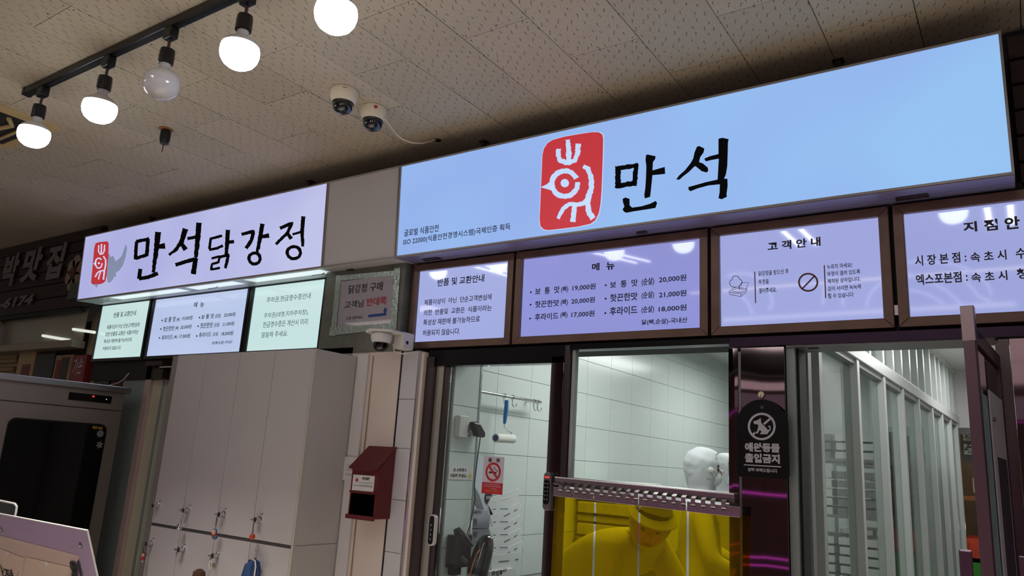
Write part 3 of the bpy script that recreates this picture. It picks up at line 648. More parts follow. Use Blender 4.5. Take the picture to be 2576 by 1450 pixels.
# recessed fixture at the left edge
r_ = empty('ceiling_vent', (-4.4, -1.19, 3.2), 'beige framed ceiling opening with dark fittings behind the leftmost bulb', 'ceiling vent')
vm = M('yellowed_metal_frame', (196, 170, 118), .5)
f = MB()
X0, X1, Y0, Y1 = -4.75, -4.14, -1.36, -1.0
f.box((X0, Y0, 3.188), (X1, Y0 + .05, 3.2)).box((X0, Y1 - .05, 3.188), (X1, Y1, 3.2)).box((X0, Y0 + .05, 3.188), (X0 + .05, Y1 - .05, 3.2)).box((X1 - .07, Y0 + .05, 3.188), (X1, Y1 - .05, 3.2))
f.build('frame', vm, r_); B('recess', (X0 + .05, Y0 + .05, 3.194), (X1 - .07, Y1 - .05, 3.2), dark_gap, r_)
MB().tube([(X0 + .1, -1.2, 3.187), (X1 - .2, -1.15, 3.187), (X1 - .12, -1.2, 3.187)], .012, 8).tube([(X0 + .1, -1.1, 3.186), (X1 - .15, -1.1, 3.186)], .009, 8).build('fittings', vm, r_)

# ================================================================== PAPER NOTICE, WALL CAMERA, MAILBOX
cK = crop(780, 660, 5.576)
r_ = empty('paper_notice', (-2.86, .09, 2.22), 'paper notice under film with silver foil tape and a blue bent arrow', 'notice')
flat(r_, 'sheet', [('p', [(440, 270), (1172, 180), (1130, 870), (380, 920)])], paper_m, mB(cK, .0985), NY * .001)
for n_, p in (('tape_strip', [(368, 240), (440, 235), (372, 930), (300, 935)]), ('tape_strip', [(1185, 85), (1272, 70), (1212, 948), (1130, 945)]), ('tape_strip', [(372, 190), (1190, 120), (1180, 190), (366, 268)]), ('tape_strip', [(290, 915), (1140, 860), (1140, 935), (275, 1035)]), ('tape_strip', [(285, 920), (375, 915), (362, 1040), (272, 1032)])):
    flat(r_, n_, [('p', p)], tape, mB(cK, .0985), NY * (.0022 + .0003 * len(r_.children)), .0012)
Bk = M('poster_black', (34, 30, 34), .5)
for a in (('닭강정 구매', 537, 455, 1017, 392, 335), ('고객님', 485, 648, 747, 632, 552), ('으로 와주세요', 510, 810, 742, 796, 768)): T(r_, a[0], cK, *a[1:6], .0985, Bk, .004, .0035)
T(r_, '반대쪽', cK, 795, 618, 1068, 598, 505, .0985, red_print, .01, .0035)
flat(r_, 'arrow', [('p', [(820, 742), (1042, 716), (1045, 688), (1028, 688), (1060, 635), (1088, 680), (1070, 684), (1066, 748), (825, 775)])], blue_print, mB(cK, .0985), NY * .0035)
# wall camera
r_ = empty('wall_camera', (-2.5, .1, 2.1), 'white dome camera on a wall arm below the paper notice', 'security camera')
MB().box((-2.562, .02, 2.118), (-2.498, .1, 2.2)).build('mounting_box', white_pl, r_, bevel=.006)
MB().prism([(-2.5, .03, 2.185), (-2.5, -.07, 2.185), (-2.6, -.115, 2.185), (-2.66, -.08, 2.185), (-2.675, -.03, 2.185), (-2.65, .02, 2.185)], (0, 0, .012)).build('arm_plate', white_pl, r_, bevel=.003)
MB().cyl((-2.497, .05, 2.15), (-2.4985, .05, 2.15), .009).build('screw_hole', dark_gap, r_)
o = Vector((-2.582, -.045, 2.183))
MB().lathe(o, (0, 0, -1), [(.046, 0), (.05, .008), (.052, .012), (.05, .03), (.044, .045), (.04, .047)], 36).build('housing', white_pl, r_, smooth=True)
MB().lathe(o, (0, 0, -1), [(.038, .045), (.0375, .062), (.031, .079), (.018, .089), (.0005, .091)], 32, cap=False).build('bubble', TC2, r_, smooth=True)
MB().sph(o + Vector((0, 0, -.055)), .026, 16, 10).build('lens_core', black_gloss, r_, smooth=True)
MB().tube([(-2.552, .01, 2.14), (-2.548, .015, 2.105), (-2.53, .03, 2.092), (-2.5, .06, 2.098), (-2.49, .1, 2.11)], .003, 6).build('cable', white_pl, r_)
# mailbox
r_ = empty('mailbox', (-2.64, .05, 1.31), 'dark red metal mailbox with a sloping lid and POST plate on the pillar', 'mailbox')
x0, x1, yf, yb = -2.727, -2.55, -.005, .098
b_ = MB(); b_.hexa([(x0, yf, 1.312), (x1, yf, 1.312), (x1, yb, 1.312), (x0, yb, 1.312), (x0, yf, 1.545), (x1, yf, 1.545), (x1, yb, 1.64), (x0, yb, 1.64)])
b_.build('body', red_box, r_, bevel=.002)
lid = MB(); n = 12
vs = [];
for i in range(n + 1):
    a = i / n; xx = x0 - .006 + (x1 - x0 + .012) * a; drop = .012 * (1 - (2 * a - 1) ** 2)
    vs += [(xx, yb, 1.647), (xx, yf - .02, 1.54 - drop), (xx, yf - .02, 1.537 - drop), (xx, yb, 1.643)]
fs = [];
for i in range(n):
    for k in range(4): fs.append((i * 4 + k, i * 4 + (k + 1) % 4, i * 4 + 4 + (k + 1) % 4, i * 4 + 4 + k))
lid.add(vs, fs + [(0, 3, 2, 1), (n * 4, n * 4 + 1, n * 4 + 2, n * 4 + 3)]).build('lid', red_box, r_)
B('paper_bin', (x0 + .012, yf - .0025, 1.325), (x1 - .012, yf + .004, 1.42), M('black_recess', (3, 3, 3), .9, spec=0), r_)
B('lower_lip', (x0 - .002, yf - .014, 1.304), (x1, yf + .001, 1.324), red_box, r_, bevel=.002)
B('upper_flap', (x0, yf - .006, 1.424), (x1 - .004, yf, 1.432), red_box, r_)
cM = crop(860, 1100, 6.304); ym = yf - .004
pa = PY(*cM(215, 575), ym); pb_ = PY(*cM(592, 857), ym)
pl = B('name_plate', (x0 + .014, ym, 1.434), (x1 - .022, yf, 1.507), white_panel, r_, bevel=.001)
xa, xb = x0 + .014, x1 - .022; wv = xb - xa
def tb_(s, u, v, w_, h, m, bold=.02): T3(r_, s, (xa + u * wv, ym - .0005, 1.434 + v * .073), (w_ * wv, 0, 0), (0, 0, h * .073), m, bold)
tb_('POST', .46, .7, .34, .17, Bk, .05)
for v in (.52, .36): B('rule_line', (xa + .3 * wv, ym - .001, 1.434 + v * .073), (xb - .008, ym, 1.434 + v * .073 + .001), Bk, r_)
B('rule_line', (xa + .006, ym - .001, 1.434 + .3 * .073), (xb - .008, ym, 1.434 + .3 * .073 + .001), Bk, r_)
bp = []
for i in range(18):
    a = 2 * PI * i / 18; rr = .011 if i % 2 else .006
    bp.append((xa + .2 * wv + rr * 1.1 * math.cos(a), ym - .0004, 1.434 + .66 * .073 + rr * math.sin(a)))
MB().prism(bp, (0, -.0008, 0)).build('red_burst', red_print, r_)
# white card behind the mailbox
r_ = empty('slotted_card', (-2.83, .08, 1.47), 'small white card with slots behind the left of the red mailbox', 'card')
B('card', (-2.872, .079, 1.473), (-2.775, .085, 1.588), white_panel, r_)
for z in (1.547, 1.524, 1.5): B('slot', (-2.85, .0775, z), (-2.78, .079, z + .0015), alu_sh, r_)

# ================================================================== LOCKER CABINET
YL = -.19; ed = [-4.03, -3.757, -3.459, -3.175, -2.872]; zs_, zt = 1.17, 2.096
r_ = empty('locker_cabinet', (-3.45, -.05, 0), 'tall white laminate locker cabinet with keyed doors below the lit screens', 'locker')
MB().box((ed[0], YL + .02, .08), (ed[-1], .098, zt)).build('body', locker_m, r_)
MB().box((ed[-1] - .001, YL + .02, zs_ - .002), (ed[-1] + .0012, .098, zs_)).build('side_joint', alu_sh, r_)
B('plinth', (ed[0] + .02, YL + .06, 0), (ed[-1] - .02, .09, .08), dark_gap, r_)
B('rail_shadow_gap', (ed[0], YL + .004, zs_ - .014), (ed[-1] - .004, YL + .02, zs_ + .002), M('gap_grey', (70, 68, 66), .6), r_)
c9 = crop(340, 1230, 6.133)
locks = {}
lockpos = {(0, 1): (355, 262), (1, 1): (820, 334), (2, 1): (1372, 397), (3, 1): (1930, 478), (0, 0): (256, 845), (1, 0): (750, 937), (2, 0): (1275, 1032), (3, 0): (1850, 1130)}
tagpos = {(0, 1): (385, 190), (1, 1): (852, 258), (2, 1): (1398, 310), (3, 1): (1960, 395), (0, 0): (285, 770), (1, 0): (768, 860), (3, 0): (1865, 1065)}
for i in range(4):
    for up in (1, 0):
        z0, z1 = (zs_ + .002, zt) if up else (.1, zs_ - .014)
        g = .0016 if i != 1 else .0016
        dr = MB().box((ed[i] + g, YL, z0), (ed[i + 1] - g - (.012 if i == 3 else 0), YL + .018, z1)).build('door', locker_m, r_, bevel=.001)
        p = PY(*c9(*lockpos[(i, up)]), YL); locks[(i, up)] = p
        lk = MB().lathe((p.x, YL, p.z), (0, -1, 0), [(.0165, 0), (.0165, .004), (.0125, .006), (.0125, .022), (.0138, .024), (.0138, .03), (.011, .032)], 20)
        lk.build('lock', chrome, dr, smooth=True)
        MB().cyl((p.x, YL - .032, p.z), (p.x, YL - .0328, p.z), .0105).build('keyhole', dark_gap, dr)
        if (i, up) in tagpos:
            q = PY(*c9(*tagpos[(i, up)]), YL)
            MB().box((q.x - .009, YL - .0006, q.z - .0055), (q.x + .009, YL, q.z + .0055)).build('number_label', M('pinkish_label', (180, 160, 158), .6), dr)
            MB().box((q.x - .005, YL - .0009, q.z - .002), (q.x + .005, YL - .0006, q.z + .002)).build('number_print', brown_print, dr)
B('edge_strip', (ed[-1] - .0125, YL + .001, .1), (ed[-1] + .0005, YL + .02, zt), locker_edge, r_)
# keys and charms hanging from the locks
YK = YL - .04
def keyring(k, lb):
    p = locks[k]; r_ = empty('key_charm', (p.x, YK, p.z), lb, 'keyring')
    MB().box((p.x - .02, YK - .001, p.z - .003), (p.x + .001, YK + .008, p.z + .003)).build('key', steel, r_)
    return r_, Vector((p.x - .02, YK, p.z))
def chain(par, a, b, n=6, m=None):
    a, b = Vector(a), Vector(b); c = MB()
    for i in range(n):
        q = a.lerp(b, (i + .5) / n); L = (b - a).length / n * .62
        c.torus(q, (1, .2, 0) if i % 2 else (0, 1, 0), L * .7, .0011, 10, 5)
    return c.build('chain', m or steel_dk, par)
def at9(px, py): return PY(*c9(px, py), YK)
r_, p = keyring((1, 1), 'silver metal charm hanging from the second upper locker door lock')
MB().torus(at9(718, 380), (0, 1, 0), .009, .0014).build('ring', chrome, r_); chain(r_, at9(705, 415), at9(690, 530), 5, chrome)
q = at9(680, 590); MB().cyl(q + Vector((0, 0, -.009)), q + Vector((0, 0, .015)), .015, .009, 16).sph(q + Vector((0, 0, -.008)), .015, 14, 8, (1, 1, .5)).build('charm', chrome, r_, smooth=True)
r_, p = keyring((2, 1), 'keyring with a red and blue rubber doll charm on the third upper door')
MB().torus(at9(1258, 492), (.2, 1, 0), .0095, .001).build('ring', steel_dk, r_); chain(r_, at9(1262, 420), at9(1240, 590), 7)
q = at9(1225, 690); mb = MB().sph(q + Vector((0, 0, -.008)), .0145, 14, 10, (1, .7, 1.4)); mb.build('charm_body', M('red_rubber', (150, 30, 34), .4), r_, smooth=True)
MB().sph(q + Vector((.003, -.008, .004)), .012, 14, 10, (1, .7, 1.1)).build('charm_face', M('rubber_skin', (206, 150, 120), .4), r_, smooth=True)
MB().sph(q + Vector((-.002, .001, .007)), .015, 14, 10, (1, .7, 1.1)).sph(q + Vector((.006, .002, -.018)), .012, 12, 8).build('charm_hood', M('blue_rubber', (60, 90, 130), .4), r_, smooth=True)
r_, p = keyring((3, 1), 'keyring with a round orange ball charm on the fourth upper door')
chain(r_, at9(1838, 480), at9(1815, 690), 9, steel_dk)
MB().sph(at9(1806, 742), .0145, 18, 12).build('ball', M('orange_ball', (176, 62, 28), .35), r_, smooth=True)
r_, p = keyring((0, 0), 'keyring with a small red doll charm on the leftmost lower door')
MB().torus(at9(145, 880), (.6, 1, 0), .009, .0012).build('ring', steel_dk, r_); chain(r_, at9(130, 920), at9(126, 990), 4)
q = at9(118, 1070); MB().cyl(q + Vector((0, 0, -.01)), q + Vector((0, 0, .01)), .013, .007, 12).build('charm_dress', M('red_rubber', (150, 30, 34), .4), r_, smooth=True)
MB().sph(q + Vector((.003, -.003, .014)), .0095, 12, 8).build('charm_face', M('rubber_skin', (206, 150, 120), .4), r_, smooth=True)
MB().sph(q + Vector((-.002, .003, .016)), .0115, 12, 8).build('charm_hair', M('brown_rubber', (60, 34, 36), .5), r_, smooth=True)
MB().cyl(q + Vector((-.004, 0, -.024)), q + Vector((-.003, 0, -.008)), .0028).cyl(q + Vector((.004, 0, -.022)), q + Vector((.003, 0, -.008)), .0028).build('charm_legs', white_pl, r_)
r_, p = keyring((1, 0), 'key with a bare thin ring and no charm on the second lower door')
MB().torus(at9(642, 1000), (.8, .6, 0), .009, .0012).build('ring', steel_dk, r_)
r_, p = keyring((2, 0), 'keyring with a brown fur ball and carabiner on the third lower door')
MB().torus(at9(1162, 1075), (.3, 1, 0), .009, .0014).build('ring', steel_dk, r_)
MB().tube([at9(1160, 1110), at9(1135, 1160), at9(1150, 1250), at9(1165, 1250), at9(1190, 1160), at9(1165, 1110)], .0016, 6).build('carabiner', white_pl, r_)
q = at9(1050, 1330) + Vector((0, -.024, 0)); fur = MB().sph(q, .03, 20, 14); rf = random.Random(2)
for _ in range(260):
    d = Vector((rf.gauss(0, 1), rf.gauss(0, 1), rf.gauss(0, 1))).normalized(); a = q + d * .028; t = Vector((rf.uniform(-1, 1), rf.uniform(-1, 1), rf.uniform(-1, 1))) * .0014
    fur.add([a - t, a + t, a + d * .009 + Vector((0, 0, -.002))], [(0, 1, 2)])
fur.build('fur_ball', M('brown_fur', (74, 48, 30), .9, var=.4, scale=90), r_)
q = at9(1210, 1180); MB().torus(q, (0, 1, 0), .008, .003).build('tassel', M('olive_cord', (110, 100, 40), .7), r_)
r_ = empty('fabric_pouch', tuple(at9(1800, 1300)), 'navy blue fabric strap pouch with white piping on the rightmost lower door', 'pouch')
mP = mB(c9, YK)
flat(r_, 'pouch', [('p', [(1640, 1360), (1700, 1170), (1760, 1130), (1840, 1090), (1890, 1130), (1912, 1260), (1895, 1360)])], M('navy_fabric', (38, 62, 100), .8, var=.2, scale=30), mP, NY * .004, .016)
flat(r_, 'fold', [('p', [(1755, 1135), (1840, 1092), (1850, 1130), (1810, 1200), (1790, 1360), (1700, 1360), (1715, 1200)])], M('navy_fabric_light', (48, 78, 124), .8, var=.2, scale=30), mP, NY * .008, .004)
flat(r_, 'piping', [R([(1840, 1092), (1875, 1110), (1885, 1200), (1862, 1360)], 22)], white_panel, mP, NY * .0095, .002)

# ================================================================== DOOR, WINDOW, STRIP CURTAIN
c7b = crop(1060, 880, 2.545)
r_ = empty('door_1', (-2.05, .17, 0), None, None); tag(r_, kind='structure')
MB().box((-2.43, .13, 0), (-2.382, .2, 2.09)).build('outer_post', steel_dk, r_)
MB().box((-2.38, .15, 0), (-2.335, .2, 2.05)).build('jamb', M('satin_jamb_steel', (190, 186, 176), .35, .8, stretch=(70, 70, 1)), r_)
MB().box((-2.45, .11, 0), (-2.432, .2, 2.11)).build('cream_trim', cream, r_)
MB().box((-2.43, .14, 2.045), (-1.65, .2, 2.122)).build('head_rail', M('near_black_steel', (34, 32, 33), .25, .7), r_)
MB().box((-2.33, .155, 0.02), (-2.306, .185, 2.043)).build('stile', steel_dk, r_, bevel=.002)
MB().box((-1.722, .14, 0.02), (-1.656, .2, 2.075)).build('stile', steelv, r_, bevel=.003)
MB().box((-2.306, .155, .02), (-1.722, .185, .2)).build('bottom_rail', steel, r_)
MB().box((-2.304, .168, .2), (-1.722, .174, 2.043)).build('glass_pane', glass_m, r_)
# PUSH button
r_ = empty('push_switch', (-2.31, .14, 1.21), 'white and black vertical PUSH switch on the left door stile', 'switch')
px0, px1 = -2.338, -2.3
def pill(x0, x1, z0, z1, y0, y1, n=8):
    r = (x1 - x0) / 2; cx = (x0 + x1) / 2; P = []
    for i in range(n + 1): a = PI * i / n; P.append((cx + r * math.cos(a), y0, z1 - r + r * math.sin(a)))
    for i in range(n + 1): a = PI + PI * i / n; P.append((cx + r * math.cos(a), y0, z0 + r + r * math.sin(a)))
    return MB().prism(P, (0, y1 - y0, 0))
pill(px0, px1, 1.213, 1.352, .132, .155).build('body', white_pl, r_, bevel=.003)
pill(px0 + .005, px1 - .005, 1.219, 1.346, .1295, .132).build('face', black_gloss, r_)
for i, ch in enumerate('PUSH'): T3(r_, ch, (-2.3225, .1293, 1.299 - i * .02), (.007, 0, 0), (0, 0, .009), white_print, .01)
# window with its steel sill rail
r_ = empty('window_1', (-1.28, .17, 1.5), None, None); tag(r_, kind='structure')
MB().box((-1.652, .135, 1.54), (-1.628, .2, 2.12)).build('window_frame', steel_dk, r_, bevel=.002)
MB().box((-1.626, .155, 1.555), (-1.612, .19, 2.12)).build('window_frame', alu, r_, bevel=.002)
MB().box((-1.65, .14, 2.1), (-.93, .2, 2.124)).build('window_head', M('near_black_steel', (34, 32, 33), .25, .7), r_)
MB().hexa([(-1.672, .12, 1.528), (-.905, .12, 1.512), (-.905, .2, 1.512), (-1.672, .2, 1.528), (-1.672, .12, 1.562), (-.905, .12, 1.546), (-.905, .2, 1.546), (-1.672, .2, 1.562)]).build('window_sill', steel, r_, bevel=.006)
MB().box((-1.612, .168, 1.55), (-.935, .174, 2.1)).build('glass_pane', glass_m, r_)
# keypad lock on the stile
r_ = empty('keypad_lock', (-1.69, .12, 1.42), 'grey digital keypad door lock with a red lit strip beside the curtain rail', 'door lock')
pill(-1.712, -1.675, 1.42, 1.578, .105, .14).build('body', M('grey_lock_plastic', (120, 112, 116), .3, .5), r_, bevel=.004)
pill(-1.708, -1.68, 1.445, 1.545, .102, .105).build('keypad', black_gloss, r_)
B('indicator', (-1.704, .1035, 1.553), (-1.684, .105, 1.559), M('red_led', (60, 0, 0), .3, emit=(255, 50, 50), es=1.6), r_)
for i in range(5):
    for j in range(2):
        cc = (-1.7005 + j * .013, .102, 1.53 - i * .016); MB().cyl(cc, (cc[0], .1008, cc[2]), .0036, n=12).build('key_button', alu_sh, r_)
# strip curtain
r_ = empty('strip_curtain', (-1.28, .1, 1.5), 'amber yellow PVC strip curtain hanging from a steel clip rail', 'strip curtain')
c1 = crop(1360, 1080, 3.918); YC = .09
MB().cyl((-1.665, .115, 1.533), (-.9, .115, 1.517), .008, n=12).build('hanging_bar', steel_dk, r_, smooth=True)
exs = [-1.652, -1.462, -1.268, -1.075, -.872]
def zr(x): return 1.519 - .020 * (x + 1.652) / .78
for i in range(4):
    a, b = exs[i] + .002, exs[i + 1] - .003
    MB().hexa([(a, YC - .003, zr(a) - .036), (b, YC - .003, zr(b) - .036), (b, YC, zr(b) - .036), (a, YC, zr(a) - .036), (a, YC - .003, zr(a)), (b, YC - .003, zr(b)), (b, YC, zr(b)), (a, YC, zr(a))]).build('clip_plate', steel, r_, bevel=.0008)
    for t in (.1, .5, .9):
        xx = a + (b - a) * t; MB().cyl((xx, YC - .003, zr(xx) - .024), (xx, YC - .0055, zr(xx) - .024), .0035, n=10).build('rivet', chrome, r_)
    # strip: wavy PVC sheet
    mb = MB(); n = 30; rr = random.Random(i); ph = rr.uniform(0, 6); vs = []
    for k in range(n + 1):
        t = k / n; xx = a + .001 + (b - a - .002) * t; dy = .004 * math.sin(t * 17 + ph) + .0018 * math.sin(t * 41 + ph * 2)
        for z, am in ((zr(xx) - .03, .35), (1.36, .9), (1.15, 1.2), (.9, 1), (.3, 1.3)):
            vs.append((xx, YC + .012 + dy * am, z))
    fs = [(k * 5 + j, k * 5 + j + 1, k * 5 + j + 6, k * 5 + j + 5) for k in range(n) for j in range(4)]
    st = mb.add(vs, fs).build('strip', pvc_m, r_, smooth=True)
for px in (200, 275, 355, 435, 515, 605, 690, 770, 860, 945, 1035, 1130, 1220, 1315, 1410, 1505, 1605, 1700, 1805):
    p = PY(*c1(px, 540), YC - .004); x = p.x; z = zr(x); t = .0015; wv = .0085
    pr_ = [(.126, z + .012), (.118, z + .021), (.1, z + .0205), (YC - .008, z + .012), (YC - .007, z - .008), (YC - .004, z - .012)]
    mb = MB()
    for (ya_, za), (yb_, zb) in zip(pr_, pr_[1:]):
        mb.hexa([(x - wv, ya_, za), (x + wv, ya_, za), (x + wv, yb_, zb), (x - wv, yb_, zb), (x - wv, ya_, za + t), (x + wv, ya_, za + t), (x + wv, yb_, zb + t), (x - wv, yb_, zb + t)])
    mb.build('clip_hook', steel, r_)
    MB().box((x - .008, YC - .0036, z - .016), (x + .008, YC - .003, z - .0125)).build('clip_slot', dark_gap, r_)

# steel column with warped sheet faces
def warped(x0, x1, y, z0, z1, d, m, par, name, seed):
    rr = random.Random(seed); a = [rr.uniform(0, 6) for _ in range(3)]; mb = MB(); nz, nx = 60, 4; vs = []
    for i in range(nz + 1):
        z = z0 + (z1 - z0) * i / nz
        for j in range(nx + 1):
            t = j / nx; dy = .0010 * math.sin(z * 8 + a[0]) + .0005 * math.sin(z * 21 + a[1]) + .0012 * math.sin(t * 2.4) * math.sin(z * 5 + a[2])
            vs.append((x0 + (x1 - x0) * t, y - dy, z))
    fs = [(i * (nx + 1) + j, i * (nx + 1) + j + 1, (i + 1) * (nx + 1) + j + 1, (i + 1) * (nx + 1) + j) for i in range(nz) for j in range(nx)]
    mb.add(vs, fs); mb.box((x0, y + .002, z0), (x1, y + d, z1))
    return mb.build(name, m, par, smooth=True)
r_ = empty('wall_steel_column', (-.83, .2, 0), None, None); tag(r_, kind='structure')
warped(-.935, -.899, .15, 0, 2.083, .1, steelv, r_, 'steel_sheet', 1)
warped(-.887, -.727, .148, 0, 2.083, .12, steelv, r_, 'steel_sheet', 2)
B('joint_strip', (-.898, .152, 0), (-.888, .2, 2.07), alu_sh, r_)
B('passage_jamb', (-.725, .17, 0), (-.695, .3, 2.083), M('pale_green_jamb', (150, 164, 156), .3, .2), r_)
B('jamb_gasket', (-.694, .2, 0), (-.686, .3, 2.083), dark_gap, r_)
r_ = empty('trim_4', (0, .2, 2.085), None, None); tag(r_, kind='structure')
B('lintel', (-.93, .14, 2.088), (1.2, .3, 2.124), M('lintel_steel', (60, 44, 62), .3, .8), r_, bevel=.002)
B('lintel_soffit', (-.72, .15, 2.082), (-.1, .3, 2.088), alu_sh, r_)
B('slider_slot', (-.65, .19, 2.079), (-.615, .2, 2.082), dark_gap, r_)
# pet sign on its hook
c_p = crop(1840, 980, 6.044); YP = .13; mp_ = mB(c_p, YP)
r_ = empty('pet_sign', tuple(mp_(470, 1350)), 'black arch topped acrylic plate with a crossed out dog hanging on the steel column', 'sign')
xl, xr = -.9, -.712; zb, zm, ztp = 1.605, 1.79, 1.887; cxm = (xl + xr) / 2
P = []
for i in range(7): a = -PI / 2 * (1 - i / 6); P.append((xr - .018 + .018 * math.cos(a), YP, zb + .018 + .018 * math.sin(a)))
for i in range(17): a = PI * i / 16; P.append((cxm + (xr - xl) / 2 * math.cos(a), YP, zm + (ztp - zm) * math.sin(a)))
for i in range(7): a = PI + PI / 2 * i / 6; P.append((xl + .018 + .018 * math.cos(a), YP, zb + .018 + .018 * math.sin(a)))
MB().prism(P, (0, .004, 0)).build('plate', black_acr, r_, bevel=.0006)
hole = PY(*c_p(466, 272), YP); MB().cyl(hole, hole + Vector((0, -.0006, 0)), .0065, n=20).build('hanging_hole', steel_dk, r_)
dog = [(335, 487), (350, 480), (370, 483), (388, 468), (418, 462), (438, 434), (450, 462), (452, 500), (470, 530), (510, 565), (540, 600), (552, 618), (580, 612), (582, 590), (562, 570), (566, 550), (588, 558), (600, 585), (594, 620), (570, 645), (545, 684), (435, 684), (440, 660), (462, 652), (450, 632), (425, 622), (405, 668), (368, 676), (372, 655), (390, 640), (402, 590), (412, 550), (400, 534), (352, 530), (340, 515)]
flat(r_, 'pictogram_ring', [ring(461, 566, 195, 192, 34, n=48)], white_print, mp_, NY * .0006)
flat(r_, 'pictogram_bar', [('p', [(482, 518), (575, 438), (598, 462), (505, 543)])], white_print, mp_, NY * .0006)
flat(r_, 'pictogram_dog', [('p', dog)], white_print, mp_, NY * .0006)
flat(r_, 'pictogram_bar', [('p', [(322, 672), (362, 640), (356, 690), (340, 698)])], white_print, mp_, NY * .0006)
for a in (('애완동물', 205, 945, 738, 965, 808, .05), ('출입금지', 205, 1112, 737, 1133, 970, .05), ('양해 부탁드립니다', 250, 1250, 697, 1274, 1192, .03)): T(r_, a[0], c_p, *a[1:6], YP, white_print, a[6], .0006)
flat(r_, 'underline', [('p', [(190, 1141), (754, 1172), (754, 1190), (190, 1155)])], white_print, mp_, NY * .0006)
hk = PY(*c_p(452, 80), .14)
k = empty('hook', tuple(hk), 'round cream adhesive hook holding the black pet plate', 'hook')
MB().lathe((hk.x, .146, hk.z), (0, -1, 0), [(.0115, 0), (.012, .002), (.0115, .008), (.009, .01)], 24).build('disc', cam_cream, k, smooth=True)
MB().tube([(hk.x, .136, hk.z), (hk.x, .128, hk.z - .008), (hk.x, .122, hk.z - .016), (hk.x, .12, hk.z - .02)], .0014, 6).build('wire_hook', chrome, k)
# ================================================================== RIGHT JAMB AND OPEN DOOR LEAF
r_ = empty('wall_right_jamb', (0, .2, 0), None, None); tag(r_, kind='structure')
B('dark_reveal', (-.068, .17, 0), (-.058, .36, 2.083), steel_dk, r_)
warped(-.058, -.03, .15, 0, 2.083, .1, steel_dk, r_, 'steel_sheet', 3); warped(-.028, .6, .145, 0, 2.083, .1, steelv, r_, 'steel_sheet', 4)
ang = math.atan2(.57, .041) - PI / 2
r_ = empty('door_2', (-.108, -.42, 0), None, None, rot=(0, 0, ang)); tag(r_, kind='structure')
mwd = ROOT[r_.name]
def lw(x, y, z): return mwd @ Vector((x, y, z))
def lbox(x0, x1, y0, y1, z0, z1): return MB().hexa([lw(*p) for p in ((x0, y0, z0), (x1, y0, z0), (x1, y1, z0), (x0, y1, z0), (x0, y0, z1), (x1, y0, z1), (x1, y1, z1), (x0, y1, z1))])
pk = M('pinkish_steel', (176, 158, 160), .3, 1, var=.1, stretch=(1, 1, 40))
lbox(-.018, .014, 0, .03, 1.985, 2.08).build('top_block', pk, r_, bevel=.002)
lbox(-.012, .01, .03, .57, 1.985, 2.03).build('top_rail', steel_dk, r_, bevel=.002)
lbox(-.016, .012, 0, .035, 0.03, 1.985).build('stile', M('door_stile_steel', (120, 100, 106), .35, .9), r_, bevel=.002)
lbox(-.012, .01, .535, .57, .03, 1.985).build('stile', steel_dk, r_)
lbox(-.003, .003, .035, .535, .1, 1.985).build('glass_pane', glassm('dark_door_glass', (120, 116, 124), .1), r_)
lbox(-.012, .01, .03, .57, .03, .1).build('bottom_rail', steel_dk, r_)
po = empty('door_poster', tuple(lw(.006, .25, .9)), 'pale teal poster on the open door leaf at the right, seen edge on', 'poster')
ROOT[po.name] = Matrix.Translation(lw(.006, .25, .9))
lbox(.0035, .0065, .08, .2, .7, 1.86).build('sheet', M('teal_poster', (150, 176, 176), .5, var=.35, scale=14), po)
lbox(.0085, .0125, .2, .5, .6, 1.88).build('board', white_panel, po)
for z in (1.8, 1.2): MB().cyl(lw(.0125, .23, z), lw(.019, .23, z), .006, n=12).build('standoff', steel_dk, po)
lbox(.0124, .0128, .26, .48, 1.1, 1.7).build('picture', M('dark_poster_print', (60, 56, 66), .5, var=.6, scale=20), po)
for x, lb in ((-.155, 'square stainless post top at the bottom right beside the open door leaf'), (-.03, 'square stainless post cut by the bottom right corner of the photo')):
    zt_ = 1.458
    tag(MB().box((x - .014, -.414, 0), (x + .014, -.386, zt_)).build('steel_post', M('purplish_post_steel', (110, 90, 104), .3, .9), bevel=.003), lb, 'post')
# dark ribbed cladding right of the big sign
r_ = empty('wall_ribbed', (.4, .2, 2.6), None, None); tag(r_, kind='structure')
zc = [2.6, 2.695, 2.79, 2.885, 2.98, 3.075, 3.17]
for i in range(6): MB().box((.045, .2, zc[i] + .004), (1.4, .235, zc[i + 1] - .006)).build('slat', M('dark_brown_slat', (58, 42, 38), .6, var=.25, scale=4, stretch=(1, 1, 20)), r_, bevel=.003)
B('backing', (.04, .236, 2.58), (1.4, .24, 3.2), dark_gap, r_)

